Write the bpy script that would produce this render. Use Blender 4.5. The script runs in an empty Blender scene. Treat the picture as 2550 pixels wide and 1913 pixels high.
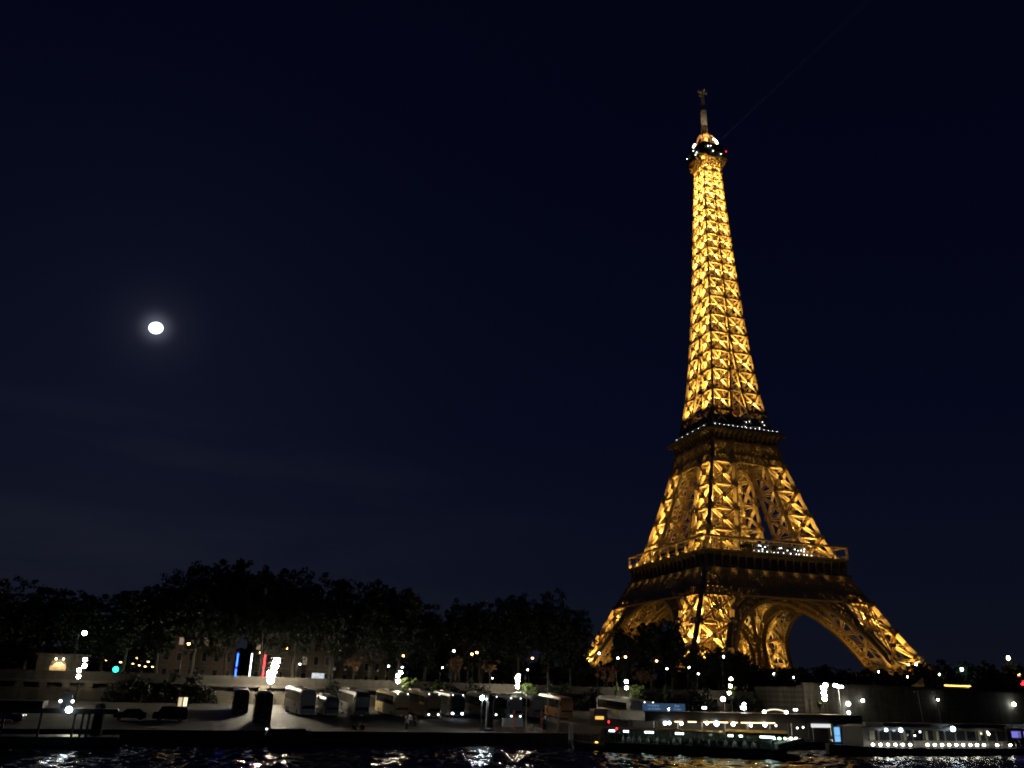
import bpy, bmesh, math, random
import numpy as np
from mathutils import Vector, Matrix
R = math.radians
scene = bpy.context.scene
COL = scene.collection

# ------------------------------------------------------------------ camera
# x to the right, y away from the camera, z up; river surface at z = 0
cam = bpy.data.cameras.new('camera')
cam.sensor_fit = 'HORIZONTAL'; cam.sensor_width = 36.0
cam.lens = 36.0*2082.32/2550.0
cam.clip_start = 1.0; cam.clip_end = 20000.0
camo = bpy.data.objects.new('camera', cam); COL.objects.link(camo)
PITCH, ROLL = 0.351610242, 0.0276744906
camo.matrix_world = (Matrix.Translation((0, 0, 7.1)) @ Matrix.Rotation(math.pi/2+PITCH, 4, 'X') @ Matrix.Rotation(ROLL, 4, 'Z'))
scene.camera = camo

# ------------------------------------------------------------------ night sky
MOON_DIR = Vector((-0.39244561, 0.84445554, 0.36452886)).normalized()
M_ELEV = math.asin(MOON_DIR.z)
M_ROT = math.atan2(MOON_DIR.x, MOON_DIR.y)
w = bpy.data.worlds.new('World'); scene.world = w; w.use_nodes = True
nt = w.node_tree; nt.nodes.clear()
def nd(t, kind, **kw):
    n = t.nodes.new(kind)
    for k, v in kw.items():
        if k.startswith('i_'):
            n.inputs[int(k[2:]) if k[2:].isdigit() else k[2:].replace('_', ' ')].default_value = v
        else: setattr(n, k, v)
    return n
sky = nd(nt, 'ShaderNodeTexSky', sky_type='NISHITA', sun_disc=False, sun_elevation=M_ELEV, sun_rotation=M_ROT,
         altitude=0.0, air_density=1.0, dust_density=0.6, ozone_density=3.0)
tint = nd(nt, 'ShaderNodeMix', data_type='RGBA', blend_type='MULTIPLY'); tint.inputs[0].default_value = 1.0
tint.inputs[7].default_value = (0.00020, 0.00026, 0.00052, 1)
nt.links.new(sky.outputs[0], tint.inputs[6])
geo = nd(nt, 'ShaderNodeTexCoord')
# night air: deep navy overhead, a little paler towards the city horizon
sx_ = nd(nt, 'ShaderNodeSeparateXYZ'); nt.links.new(geo.outputs['Generated'], sx_.inputs[0])
ng = nd(nt, 'ShaderNodeValToRGB'); el = ng.color_ramp.elements
el[0].position = 0.0; el[0].color = (0.0034, 0.0042, 0.0088, 1)
el[1].position = 0.62; el[1].color = (0.0006, 0.0010, 0.0056, 1)
e3 = el.new(0.28); e3.color = (0.0012, 0.0018, 0.0080, 1)
nt.links.new(sx_.outputs[2], ng.inputs[0])
a1 = nd(nt, 'ShaderNodeMix', data_type='RGBA', blend_type='ADD'); a1.inputs[0].default_value = 1.0
nt.links.new(tint.outputs[2], a1.inputs[6]); nt.links.new(ng.outputs[0], a1.inputs[7])
# light scattered by the air around the moon
dt = nd(nt, 'ShaderNodeVectorMath', operation='DOT_PRODUCT'); dt.inputs[1].default_value = MOON_DIR
nrm = nd(nt, 'ShaderNodeVectorMath', operation='NORMALIZE'); nt.links.new(geo.outputs['Generated'], nrm.inputs[0]); nt.links.new(nrm.outputs[0], dt.inputs[0])
def lobe(p, k):
    x = nd(nt, 'ShaderNodeMath', operation='MAXIMUM'); x.inputs[1].default_value = 0.0; nt.links.new(dt.outputs['Value'], x.inputs[0])
    y = nd(nt, 'ShaderNodeMath', operation='POWER'); y.inputs[1].default_value = p; nt.links.new(x.outputs[0], y.inputs[0])
    z = nd(nt, 'ShaderNodeMath', operation='MULTIPLY'); z.inputs[1].default_value = k; nt.links.new(y.outputs[0], z.inputs[0]); return z
l1, l2 = lobe(14000, 0.12), lobe(1300, 0.007)
ls = nd(nt, 'ShaderNodeMath', operation='ADD'); nt.links.new(l1.outputs[0], ls.inputs[0]); nt.links.new(l2.outputs[0], ls.inputs[1])
lc = nd(nt, 'ShaderNodeMix', data_type='RGBA', blend_type='ADD'); lc.inputs[7].default_value = (0.9, 0.95, 1.25, 1)
nt.links.new(ls.outputs[0], lc.inputs[0]); nt.links.new(a1.outputs[2], lc.inputs[6])
# thin high cloud in the moonlight: streaks stretched along the horizon
mp = nd(nt, 'ShaderNodeMapping'); mp.inputs['Scale'].default_value = (1.3, 1.3, 8.0); mp.inputs['Rotation'].default_value = (0.0, R(-7), 0)
nt.links.new(geo.outputs['Generated'], mp.inputs['Vector'])
nz = nd(nt, 'ShaderNodeTexNoise'); nz.inputs['Scale'].default_value = 2.1; nz.inputs['Detail'].default_value = 5.0; nz.inputs['Roughness'].default_value = 0.5
nt.links.new(mp.outputs[0], nz.inputs['Vector'])
rp = nd(nt, 'ShaderNodeMapRange'); rp.inputs[1].default_value = 0.42; rp.inputs[2].default_value = 0.80; rp.inputs[3].default_value = 0.0; rp.inputs[4].default_value = 1.0
nt.links.new(nz.outputs[0], rp.inputs[0])
cl = nd(nt, 'ShaderNodeMix', data_type='RGBA', blend_type='ADD')
cl.inputs[7].default_value = (0.0062, 0.0070, 0.0066, 1)
wl = lobe(14, 1.0)        # brightest in the part of the sky near the moon
cm = nd(nt, 'ShaderNodeMath', operation='MULTIPLY'); nt.links.new(wl.outputs[0], cm.inputs[1])
# ... only in a low bank at the left, thinning out upwards
hb = nd(nt, 'ShaderNodeMapRange', interpolation_type='SMOOTHSTEP'); hb.inputs[1].default_value = 0.30; hb.inputs[2].default_value = 0.23; hb.inputs[3].default_value = 0.0; hb.inputs[4].default_value = 1.0
nt.links.new(sx_.outputs[2], hb.inputs[0])
cm2 = nd(nt, 'ShaderNodeMath', operation='MULTIPLY'); nt.links.new(rp.outputs[0], cm2.inputs[0]); nt.links.new(hb.outputs[0], cm2.inputs[1])
nt.links.new(cm2.outputs[0], cm.inputs[0]); nt.links.new(cm.outputs[0], cl.inputs[0])
nt.links.new(lc.outputs[2], cl.inputs[6])
bg = nd(nt, 'ShaderNodeBackground'); bg.inputs[1].default_value = 1.0
nt.links.new(cl.outputs[2], bg.inputs[0])
wo = nd(nt, 'ShaderNodeOutputWorld'); nt.links.new(bg.outputs[0], wo.inputs[0])

# moonlight (the only sun lamp)
sl = bpy.data.lights.new('moonlight', 'SUN'); sl.energy = 0.006; sl.angle = R(0.5); sl.color = (0.86, 0.92, 1.0)
so = bpy.data.objects.new('moonlight', sl); COL.objects.link(so)
so.rotation_euler = MOON_DIR.to_track_quat('Z', 'Y').to_euler()

scene.view_settings.view_transform = 'Standard'; scene.view_settings.look = 'None'
scene.view_settings.exposure = 0.0; scene.view_settings.gamma = 1.0
scene.render.engine = 'CYCLES'
cy = scene.cycles
cy.max_bounces = 5; cy.diffuse_bounces = 1; cy.glossy_bounces = 3; cy.transmission_bounces = 4; cy.transparent_max_bounces = 12
cy.sample_clamp_indirect = 14.0; cy.filter_width = 1.9; cy.use_denoising = True; cy.use_light_tree = True
cy.caustics_reflective = False; cy.caustics_refractive = False
scene.render.film_transparent = False

# ------------------------------------------------------------------ helpers
def mat(name, col, rough=0.6, metal=0.0, var=0.25, scale=3.0, bump=0.0, spec=0.5, coords='Object', emit=None, es=0.0):
    m = bpy.data.materials.new(name); m.use_nodes = True
    t = m.node_tree; b = t.nodes['Principled BSDF']
    b.inputs['Roughness'].default_value = rough; b.inputs['Metallic'].default_value = metal
    b.inputs['Specular IOR Level'].default_value = spec
    tc = nd(t, 'ShaderNodeTexCoord')
    n = nd(t, 'ShaderNodeTexNoise'); n.inputs['Scale'].default_value = scale; n.inputs['Detail'].default_value = 4
    t.links.new(tc.outputs[coords], n.inputs['Vector'])
    mx = nd(t, 'ShaderNodeMix', data_type='RGBA')
    mx.inputs[6].default_value = tuple(c*(1-var) for c in col)+(1,)
    mx.inputs[7].default_value = tuple(min(1, c*(1+var)) for c in col)+(1,)
    t.links.new(n.outputs[0], mx.inputs[0]); t.links.new(mx.outputs[2], b.inputs['Base Color'])
    if bump:
        bp = nd(t, 'ShaderNodeBump'); bp.inputs['Strength'].default_value = bump
        t.links.new(n.outputs[0], bp.inputs['Height']); t.links.new(bp.outputs[0], b.inputs['Normal'])
    if emit:
        b.inputs['Emission Color'].default_value = tuple(emit)+(1,); b.inputs['Emission Strength'].default_value = es
    return m
def glow(name, col, s, sample=True):
    m = bpy.data.materials.new(name); m.use_nodes = True
    t = m.node_tree; t.nodes.clear()
    e = nd(t, 'ShaderNodeEmission'); e.inputs[0].default_value = tuple(col)+(1,); e.inputs[1].default_value = s
    o = nd(t, 'ShaderNodeOutputMaterial'); t.links.new(e.outputs[0], o.inputs[0])
    if not sample: m.cycles.emission_sampling = 'NONE'
    return m
def glass(name, tintc=(0.75, 0.85, 0.85), opac=0.25):
    m = bpy.data.materials.new(name); m.use_nodes = True
    t = m.node_tree; t.nodes.clear()
    a = nd(t, 'ShaderNodeBsdfTransparent'); a.inputs[0].default_value = tuple(tintc)+(1,)
    g = nd(t, 'ShaderNodeBsdfGlossy'); g.inputs['Roughness'].default_value = 0.03
    fr = nd(t, 'ShaderNodeFresnel'); fr.inputs[0].default_value = 1.5
    mx = nd(t, 'ShaderNodeMixShader'); t.links.new(fr.outputs[0], mx.inputs[0])
    t.links.new(a.outputs[0], mx.inputs[1]); t.links.new(g.outputs[0], mx.inputs[2])
    o = nd(t, 'ShaderNodeOutputMaterial'); t.links.new(mx.outputs[0], o.inputs[0])
    return m

def stone(name, col, bw=1.5, bh=0.55, axis='XZ', var=0.35, mortar=0.55, rough=0.85):
    m = mat(name, col, rough, 0, var, 0.35, 0.0)
    t = m.node_tree; b = t.nodes['Principled BSDF']; mx = [n for n in t.nodes if n.type == 'MIX'][0]
    tc = [n for n in t.nodes if n.type == 'TEX_COORD'][0]
    sp = nd(t, 'ShaderNodeSeparateXYZ'); t.links.new(tc.outputs['Object'], sp.inputs[0])
    cb = nd(t, 'ShaderNodeCombineXYZ'); t.links.new(sp.outputs[0], cb.inputs[0]); t.links.new(sp.outputs[2 if axis == 'XZ' else 1], cb.inputs[1])
    br = nd(t, 'ShaderNodeTexBrick'); br.inputs['Scale'].default_value = 1.0; br.inputs['Brick Width'].default_value = bw; br.inputs['Row Height'].default_value = bh
    br.inputs['Mortar Size'].default_value = 0.03; br.inputs['Color1'].default_value = (1, 1, 1, 1); br.inputs['Color2'].default_value = (.66, .64, .6, 1); br.inputs['Mortar'].default_value = (mortar, mortar, mortar, 1)
    t.links.new(cb.outputs[0], br.inputs['Vector'])
    # streaks of soot running down the face
    mp_ = nd(t, 'ShaderNodeMapping'); mp_.inputs['Scale'].default_value = (.9, .9, .12); t.links.new(tc.outputs['Object'], mp_.inputs[0])
    n2 = nd(t, 'ShaderNodeTexNoise'); n2.inputs['Scale'].default_value = 1.2; n2.inputs['Detail'].default_value = 6; t.links.new(mp_.outputs[0], n2.inputs['Vector'])
    r2 = nd(t, 'ShaderNodeMapRange'); r2.inputs[1].default_value = .35; r2.inputs[2].default_value = .65; r2.inputs[3].default_value = .5; r2.inputs[4].default_value = 1.1; t.links.new(n2.outputs[0], r2.inputs[0])
    m1 = nd(t, 'ShaderNodeMix', data_type='RGBA', blend_type='MULTIPLY'); m1.inputs[0].default_value = 1
    t.links.new(mx.outputs[2], m1.inputs[6]); t.links.new(br.outputs[0], m1.inputs[7])
    m2 = nd(t, 'ShaderNodeMix', data_type='RGBA', blend_type='MULTIPLY'); m2.inputs[0].default_value = 1
    t.links.new(m1.outputs[2], m2.inputs[6]); t.links.new(r2.outputs[0], m2.inputs[7]); t.links.new(m2.outputs[2], b.inputs['Base Color'])
    return m

class MB:
    """collects primitive shapes into one mesh"""
    def __init__(s): s.v = []; s.f = []
    def add(s, vs, fs):
        o = len(s.v); s.v += [tuple(p) for p in vs]; s.f += [tuple(i+o for i in f) for f in fs]; return s
    def box(s, c, d, rz=0.0):
        x, y, z = d[0]/2, d[1]/2, d[2]/2; cs, sn = math.cos(rz), math.sin(rz)
        vs = [(c[0]+a*x*cs-b*y*sn, c[1]+a*x*sn+b*y*cs, c[2]+e*z) for e in (-1, 1) for a, b in ((-1, -1), (1, -1), (1, 1), (-1, 1))]
        return s.add(vs, [(0, 3, 2, 1), (4, 5, 6, 7), (0, 1, 5, 4), (1, 2, 6, 5), (2, 3, 7, 6), (3, 0, 4, 7)])
    def b2(s, x0, x1, y0, y1, z0, z1): return s.box(((x0+x1)/2, (y0+y1)/2, (z0+z1)/2), (x1-x0, y1-y0, z1-z0))
    def beam(s, p, q, w, h=None, up=(0, 0, 1)):
        p, q = Vector(p), Vector(q); h = h or w
        d = q-p
        if d.length < 1e-6: return s
        d.normalize(); up = Vector(up)
        if abs(d.dot(up)) > 0.98: up = Vector((1, 0, 0))
        a = d.cross(up).normalized()*(w/2); b = a.cross(d).normalized()*(h/2)
        vs = [k+i*a+j*b for k in (p, q) for i, j in ((-1, -1), (1, -1), (1, 1), (-1, 1))]
        return s.add(vs, [(0, 3, 2, 1), (4, 5, 6, 7), (0, 1, 5, 4), (1, 2, 6, 5), (2, 3, 7, 6), (3, 0, 4, 7)])
    def tube(s, p, q, r0, r1=None, n=8):
        p, q = Vector(p), Vector(q); r1 = r0 if r1 is None else r1
        d = (q-p).normalized(); up = Vector((0, 0, 1)) if abs(d.z) < .95 else Vector((1, 0, 0))
        a = d.cross(up).normalized(); b = d.cross(a)
        vs = [k+(a*math.cos(2*math.pi*i/n)+b*math.sin(2*math.pi*i/n))*r for k, r in ((p, r0), (q, r1)) for i in range(n)]
        return s.add(vs, [(i, (i+1) % n, n+(i+1) % n, n+i) for i in range(n)]+[tuple(range(n))[::-1], tuple(range(n, 2*n))])
    def loft(s, rings, cap=True):
        n = len(rings[0]); vs = [p for r in rings for p in r]
        fs = [(k*n+i, k*n+(i+1) % n, (k+1)*n+(i+1) % n, (k+1)*n+i) for k in range(len(rings)-1) for i in range(n)]
        if cap: fs += [tuple(range(n))[::-1], tuple(range((len(rings)-1)*n, len(rings)*n))]
        return s.add(vs, fs)
    def lathe(s, prof, c=(0, 0, 0), n=12):
        return s.loft([[(c[0]+r*math.cos(2*math.pi*i/n), c[1]+r*math.sin(2*math.pi*i/n), c[2]+z) for i in range(n)] for r, z in prof])
    def ball(s, c, r, n=10, m=6, sc=(1, 1, 1)):
        return s.loft([[(c[0]+sc[0]*r*math.sin(math.pi*(k+.02)/(m+.04))*math.cos(2*math.pi*i/n), c[1]+sc[1]*r*math.sin(math.pi*(k+.02)/(m+.04))*math.sin(2*math.pi*i/n),
                         c[2]-sc[2]*r*math.cos(math.pi*(k+.02)/(m+.04))) for i in range(n)] for k in range(m+1)])
    def prism(s, pts, y0, y1):   # outline in (x, z) extruded along y
        n = len(pts)
        return s.loft([[(x, y0, z) for x, z in pts], [(x, y1, z) for x, z in pts]])
    def build(s, name, m, parent=None, smooth=False):
        me = bpy.data.meshes.new(name); me.from_pydata(s.v, [], s.f); me.update()
        bm = bmesh.new(); bm.from_mesh(me); bmesh.ops.recalc_face_normals(bm, faces=bm.faces); bm.to_mesh(me); bm.free()
        if smooth:
            me.polygons.foreach_set('use_smooth', [True]*len(me.polygons))
        me.materials.append(m)
        o = bpy.data.objects.new(name, me); COL.objects.link(o)
        if parent: o.parent = parent
        return o
def tag(o, label=None, cat=None, group=None, kind=None):
    if label: o['label'] = label
    if cat: o['category'] = cat
    if group: o['group'] = group
    if kind: o['kind'] = kind
    return o
def thing(name, label, cat, loc=(0, 0, 0), rz=0.0, group=None):
    o = bpy.data.objects.new(name, None); COL.objects.link(o)
    o.location = loc; o.rotation_euler = (0, 0, rz); o.empty_display_size = 0.5
    return tag(o, label, cat, group)
def dup(root, loc, rz=0.0, label=None, scale=None):
    r = root.copy(); COL.objects.link(r); r.location = loc; r.rotation_euler = (0, 0, rz)
    if label: r['label'] = label
    if scale: r.scale = scale
    for ch in list(root.children):
        c = ch.copy(); COL.objects.link(c); c.parent = r
        for g in list(ch.children):
            d = g.copy(); COL.objects.link(d); d.parent = c
    return r
# frame of the quay: s runs along the edge to the right and away, n inland
QA = R(22); QO = Vector((8.7, 129.0)); QE = Vector((math.cos(QA), math.sin(QA))); QN = Vector((-math.sin(QA), math.cos(QA)))
def q(s, n, z=0.0):
    p = QO+QE*s+QN*n
    return (p.x, p.y, z)
def gz(n): return float(np.interp(n, [10, 31, 57], [1.6, 2.2, 3.6]))
def onq(o):      # put an object built in quay coordinates (x=s, y=n) into the world
    o.location = (QO.x, QO.y, 0); o.rotation_euler = (0, 0, QA); return o

# ------------------------------------------------------------------ materials
M = {}
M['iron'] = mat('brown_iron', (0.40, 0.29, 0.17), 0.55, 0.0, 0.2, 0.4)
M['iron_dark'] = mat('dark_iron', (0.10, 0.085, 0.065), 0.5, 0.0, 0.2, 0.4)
M['mast'] = mat('grey_mast_steel', (0.5, 0.46, 0.38), 0.5, 0.0, 0.15, 1.0)
M['stone'] = stone('limestone_blocks', (0.088, 0.077, 0.057))
M['stone_dark'] = mat('sooty_stone', (0.12, 0.11, 0.095), 0.9, 0, 0.35, 0.8, 0.3)
M['parapet'] = stone('sooty_parapet_stone', (0.05, 0.044, 0.034))
M['facade'] = stone('dark_facade_stone', (0.042, 0.036, 0.027), 1.2, .5)
M['paving'] = stone('quay_paving', (0.095, 0.088, 0.074), 2.4, 1.2, 'XY', .35, .7, .7)
M['street'] = mat('street_asphalt', (0.05, 0.05, 0.05), 0.85, 0, 0.2, 0.3)
M['black_metal'] = mat('black_painted_metal', (0.02, 0.022, 0.022), 0.45)
M['grey_metal'] = mat('grey_metal', (0.28, 0.29, 0.29), 0.4, 0.3)
M['white_paint'] = mat('white_paint', (0.75, 0.74, 0.70), 0.4, 0, 0.06)
M['rubber'] = mat('tyre_rubber', (0.02, 0.02, 0.02), 0.8)
M['dark_glass'] = mat('dark_glass', (0.012, 0.014, 0.016), 0.06, 0, 0.1, 1, 0, 0.6)
M['bark'] = mat('tree_bark', (0.035, 0.03, 0.023), 0.9, 0, 0.35, 2.0, 0.4)
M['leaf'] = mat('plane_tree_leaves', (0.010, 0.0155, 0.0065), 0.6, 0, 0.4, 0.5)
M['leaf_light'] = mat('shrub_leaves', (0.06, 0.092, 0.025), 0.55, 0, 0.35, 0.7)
M['leaf_lamplight'] = mat('lamplight_tinted_leaves', (0.12, 0.06, 0.03), 0.6, 0, 0.35, 0.7)  # glow of the orange street lamps put into the leaf colour
M['g_warm'] = glow('warm_white_lamp', (1.0, 0.86, 0.62), 30)
M['g_white'] = glow('white_lamp', (0.93, 1.0, 0.94), 26)
M['g_orange'] = glow('sodium_lamp', (1.0, 0.47, 0.14), 24)
M['g_amber'] = glow('amber_lamp', (1.0, 0.60, 0.22), 13)
M['g_cool'] = glow('cool_white_lamp', (0.72, 0.88, 1.0), 34)
M['g_green'] = glow('green_signal', (0.02, 1.0, 0.5), 7)
M['g_mint'] = glow('mint_street_lamp', (0.62, 1.0, 0.80), 30)
M['g_red'] = glow('red_signal', (1.0, 0.02, 0.03), 5)
M['g_blue'] = glow('blue_tube', (0.012, 0.06, 1.0), 14)
M['g_whitetube'] = glow('white_tube', (0.85, 0.92, 1.0), 5)
M['g_redtube'] = glow('red_tube', (1.0, 0.025, 0.03), 8)
M['g_window'] = glow('lit_window', (1.0, 0.78, 0.50), 0.25, False)
M['g_deck'] = glow('deck_lamp', (1.0, 0.95, 0.80), 20, False)

# ------------------------------------------------------------------ the iron tower
TZ = [0, 18, 28.2, 38.9, 47.9, 57.6, 64.5, 70.9, 82.5, 92.9, 100.9, 115.7, 128.7, 138.2, 159.4, 180, 200, 218, 235.9, 251.5, 267.5, 280]
TH = [60.3, 50.5, 44.9, 39.9, 35.1, 31.6, 28.8, 26.8, 23.8, 20.9, 18.8, 16.0, 13.8, 12.5, 10.7, 9.3, 8.15, 7.3, 6.5, 5.8, 5.25, 5.1]
def hz(z): return float(np.interp(z, TZ, TH))
def wz(z): return float(np.interp(z, [0, 45, 57, 65, 79, 100, 115, 127, 150, 169], [15.2, 14.2, 14.0, 13.9, 12.7, 10.8, 9.9, 9.3, 9.6, 10.0]))
def rot4(p, k):
    x, y, z = p
    for _ in range(k % 4): x, y = -y, x
    return Vector((x, y, z))
def F(k, t, z, off=0.0): return rot4((t, -(hz(z)-off), z), k)       # point on face k of the tower
FN = [rot4((0, -1, 0), k) for k in range(4)]
def laced(mb, p, q_, n, wd, th=0.3, cells=5, lace=0.2, dep=1.25):    # two deep flanges joined by zigzag lacing
    p, q_ = Vector(p), Vector(q_); d = (q_-p).normalized(); s = d.cross(Vector(n)).normalized()*(wd/2)
    mb.beam(p+s, q_+s, th*.75, dep, n); mb.beam(p-s, q_-s, th*.75, dep, n)
    for i in range(cells):
        a = p.lerp(q_, i/cells); b = p.lerp(q_, (i+1)/cells)
        sg = 1 if i % 2 else -1
        mb.beam(a+s*sg, b-s*sg, lace, lace, n)
tower = thing('lattice_tower', 'tall golden lit wrought iron lattice tower with arched base, galleries and antenna', 'tower',
              (103.25, 387.41, 6.8), R(17.6934))
rnd = random.Random(7)
lamp_spots = []          # (position, watts) of floodlights fixed inside the ironwork and of added fill lights
def legpt(sx, sy, a, b, z):   # a, b in 0..1 across the leg from the outer corner
    h, wd = hz(z), wz(z)
    return Vector((sx*(h-a*wd), sy*(h-b*wd), z))
CH = [(0, 0), (1, 0), (0, 1), (1, 1)]
def build_leg(sx, sy, levels, name, cw0, cw1, full):
    c = MB()
    for a, b in CH:
        for z0, z1 in zip(levels[:-1], levels[1:]):
            f = (z0-levels[0])/(levels[-1]-levels[0]); cw = cw0+(cw1-cw0)*f
            c.beam(legpt(sx, sy, a, b, z0), legpt(sx, sy, a, b, z1+0.05), cw, cw, (sx, sy, 0.01))
            p = legpt(sx, sy, a, b, z1); c.box(p, (cw*1.35, cw*1.35, cw*1.3))
    leg = c.build(name, M['iron'], tower)
    faces = [((0, 0), (1, 0), (0, sy, 0)), ((0, 0), (0, 1), (sx, 0, 0)), ((1, 0), (1, 1), (-sx, 0, 0)), ((0, 1), (1, 1), (0, -sy, 0))]
    for fi, ((a0, b0), (a1, b1), n) in enumerate(faces):
        m = MB(); inn = 1 if fi < 2 else 0
        for z0, z1 in zip(levels[:-1], levels[1:]):
            A0, A1 = legpt(sx, sy, a0, b0, z0), legpt(sx, sy, a0, b0, z1)
            B0, B1 = legpt(sx, sy, a1, b1, z0), legpt(sx, sy, a1, b1, z1)
            dp = 1.3 if inn else .35
            laced(m, A0, B1, n, 1.0, 0.42, 6*inn, .14, dp); laced(m, B0, A1, n, 1.0, 0.42, 6*inn, .14, dp)
            laced(m, A1, B1, n, .9, 0.36, 6*inn, .16, dp)
            mc = (A0+A1+B0+B1)/4
            m.box(mc, (1.5, 1.5, 1.5))
            if full:
                laced(m, (A0+A1)/2, (B0+B1)/2, n, 0.8, 0.28, 0, .2, .9 if inn else .3)
                m.beam((A0+B0)/2, (A1+B1)/2, .3)
            # finer secondary members
        m.build('bracing', M['iron'], leg)
    e = MB()      # lift track, stairs and diaphragms inside the leg
    for z0, z1 in zip(levels[:-1], levels[1:]):
        for a, b in ((.38, .38), (.62, .38), (.38, .62), (.62, .62)):
            e.beam(legpt(sx, sy, a, b, z0), legpt(sx, sy, a, b, z1), .3)
        N_ = 5
        for i in range(N_):
            z = z0+(z1-z0)*i/N_; zz = z0+(z1-z0)*(i+1)/N_
            P = [legpt(sx, sy, a, b, z) for a, b in ((.38, .38), (.62, .38), (.62, .62), (.38, .62))]
            Q = [legpt(sx, sy, a, b, zz) for a, b in ((.38, .38), (.62, .38), (.62, .62), (.38, .62))]
            for j in range(4):
                e.beam(P[j], P[(j+1) % 4], .2)
                pass
        D = [legpt(sx, sy, a, b, z1) for a, b in ((0, 0), (1, 0), (1, 1), (0, 1))]
        e.beam(D[0], D[2], .4); e.beam(D[1], D[3], .4)
    e.build('lift_track', M['iron'], leg)
    return leg
L1 = [0.5, 10.6, 16.2, 27.0, 38.4, 49.5, 57.0]
L2 = [57.9, 67.2, 77.3, 88.8, 100.2, 110.2]
for sx in (-1, 1):
    for sy in (-1, 1):
        build_leg(sx, sy, L1, 'leg', 2.0, 1.7, True)
        build_leg(sx, sy, L2, 'upper_leg', 1.7, 1.4, False)
        # floodlights fixed just behind the faces that look to the river and upstream, at the crossings of the bracing
        wy = {(-1, -1): 1.0, (1, -1): 1.0, (-1, 1): .07, (1, 1): .36}[(sx, sy)]; wx = {(-1, -1): 1.0, (1, -1): .05, (-1, 1): 1.0, (1, 1): .3}[(sx, sy)]
        for lv, base in ((L1[:5], .42), (L2[:5], .33)):
            for z0, z1 in zip(lv[:-1], lv[1:]):
                z = z0+(z1-z0)*.38; d = 3.1/wz(z); f = float(np.interp(z, [0, 20, 38, 57, 80, 100], [.8, 1.1, .9, 1.15, .9, .45]))
                lamp_spots.append((legpt(sx, sy, .5, d if sy < 0 else 1-d, z), 12.5*base*f*wy*rnd.uniform(.6, 1.45), (0, -.75, .66)))
                lamp_spots.append((legpt(sx, sy, d if sx < 0 else 1-d, .5, z), 12.5*base*f*wx*rnd.uniform(.6, 1.45), (-.75, 0, .66)))
                lamp_spots.append((legpt(sx, sy, .5, .5, z), .2*base*f))  # weak fill light added at the leg centre
        for z, e in ((44, .10), (105, .04), (53, .03)):
            lamp_spots.append((legpt(sx, sy, .3, .3, z), e))  # weak fill added to lift the belts and corbel undersides
        for a, b in CH:      # masonry footing under each rafter
            p = legpt(sx, sy, a, b, 0); g = MB()
            g.loft([[(p.x+i*u, p.y+j*u, z) for i, j in ((-1, -1), (1, -1), (1, 1), (-1, 1))] for u, z in ((4.2, -1.0), (4.2, 1.2), (3.9, 1.3), (2.3, 3.4), (2.0, 3.4))])
            g.build('masonry_footing', M['stone'], tower)

# arches and lattice girders of the first floor
def arch(k, off, Rin, Rout, zc):
    m = MB(); n = FN[k]
    N_ = 56; A0 = math.acos(min(1, 35.2/Rin))*0.9
    A0 = R(18)
    prev = None
    for i in range(N_+1):
        a = A0+(math.pi-2*A0)*i/N_
        ti, zi = -Rin*math.cos(a), zc+Rin*math.sin(a)
        to, zo = -Rout*math.cos(a), zc+Rout*math.sin(a)
        pi, po = F(k, ti, zi, off), F(k, to, zo, off)
        pj, pq = F(k, ti, zi, off+1.6), F(k, to, zo, off+1.5)
        if prev:
            m.beam(prev[0], pi, 1.1, .5, n); m.beam(prev[1], po, .8, .5, n)
            m.beam((Vector(prev[0])+prev[2])/2, (Vector(pi)+pj)/2, .18, 1.7, n)
            if i % 2: m.beam(prev[0], po, .3, .3, n)
            else: m.beam(prev[1], pi, .3, .3, n)
        m.beam(pi, po, .45, .45, n)
        m.beam(pj, pq, .3, .3, n)
        if zo < 41.5 and i % 2 == 0 and abs(to) < hz(zo)-wz(zo)+8 and off < 5:
            m.beam(po, F(k, to, 42.3, off), .42, .42, n)
        prev = (pi, po, pj)
    return m.build('arch', M['iron'], tower)
def girder(k, z0, z1, cell, off, th, name, half=None, chord=.7, layers=1):
    m = MB(); n = FN[k]
    for L in range(layers):
        o = off+L*1.6
        h0, h1 = (half or hz(z0)-.2), (half or hz(z1)-.2)
        m.beam(F(k, -h0, z0, o), F(k, h0, z0, o), chord, chord, n); m.beam(F(k, -h1, z1, o), F(k, h1, z1, o), chord, chord, n)
        N_ = max(2, round(2*h0/cell))
        for i in range(N_):
            f0, f1 = -1+2*i/N_, -1+2*(i+1)/N_
            m.beam(F(k, f0*h0, z0, o), F(k, f1*h1, z1, o), th, th, n); m.beam(F(k, f1*h0, z0, o), F(k, f0*h1, z1, o), th, th, n)
            if i % 2 == 0: m.beam(F(k, f0*h0, z0, o), F(k, f0*h1, z1, o), th*1.2, th*1.2, n)
            if z1-z0 > 5:
                zm = (z0+z1)/2; hm = (h0+h1)/2
                m.beam(F(k, (f0+f1)/2*h0, z0, o), F(k, f1*hm, zm, o), th*.8, th*.8, n); m.beam(F(k, f0*hm, zm, o), F(k, (f0+f1)/2*h1, z1, o), th*.8, th*.8, n)
                m.beam(F(k, (f0+f1)/2*h0, z0, o), F(k, f0*hm, zm, o), th*.8, th*.8, n); m.beam(F(k, f1*hm, zm, o), F(k, (f0+f1)/2*h1, z1, o), th*.8, th*.8, n)
    return m.build(name, M['iron'], tower)
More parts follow.
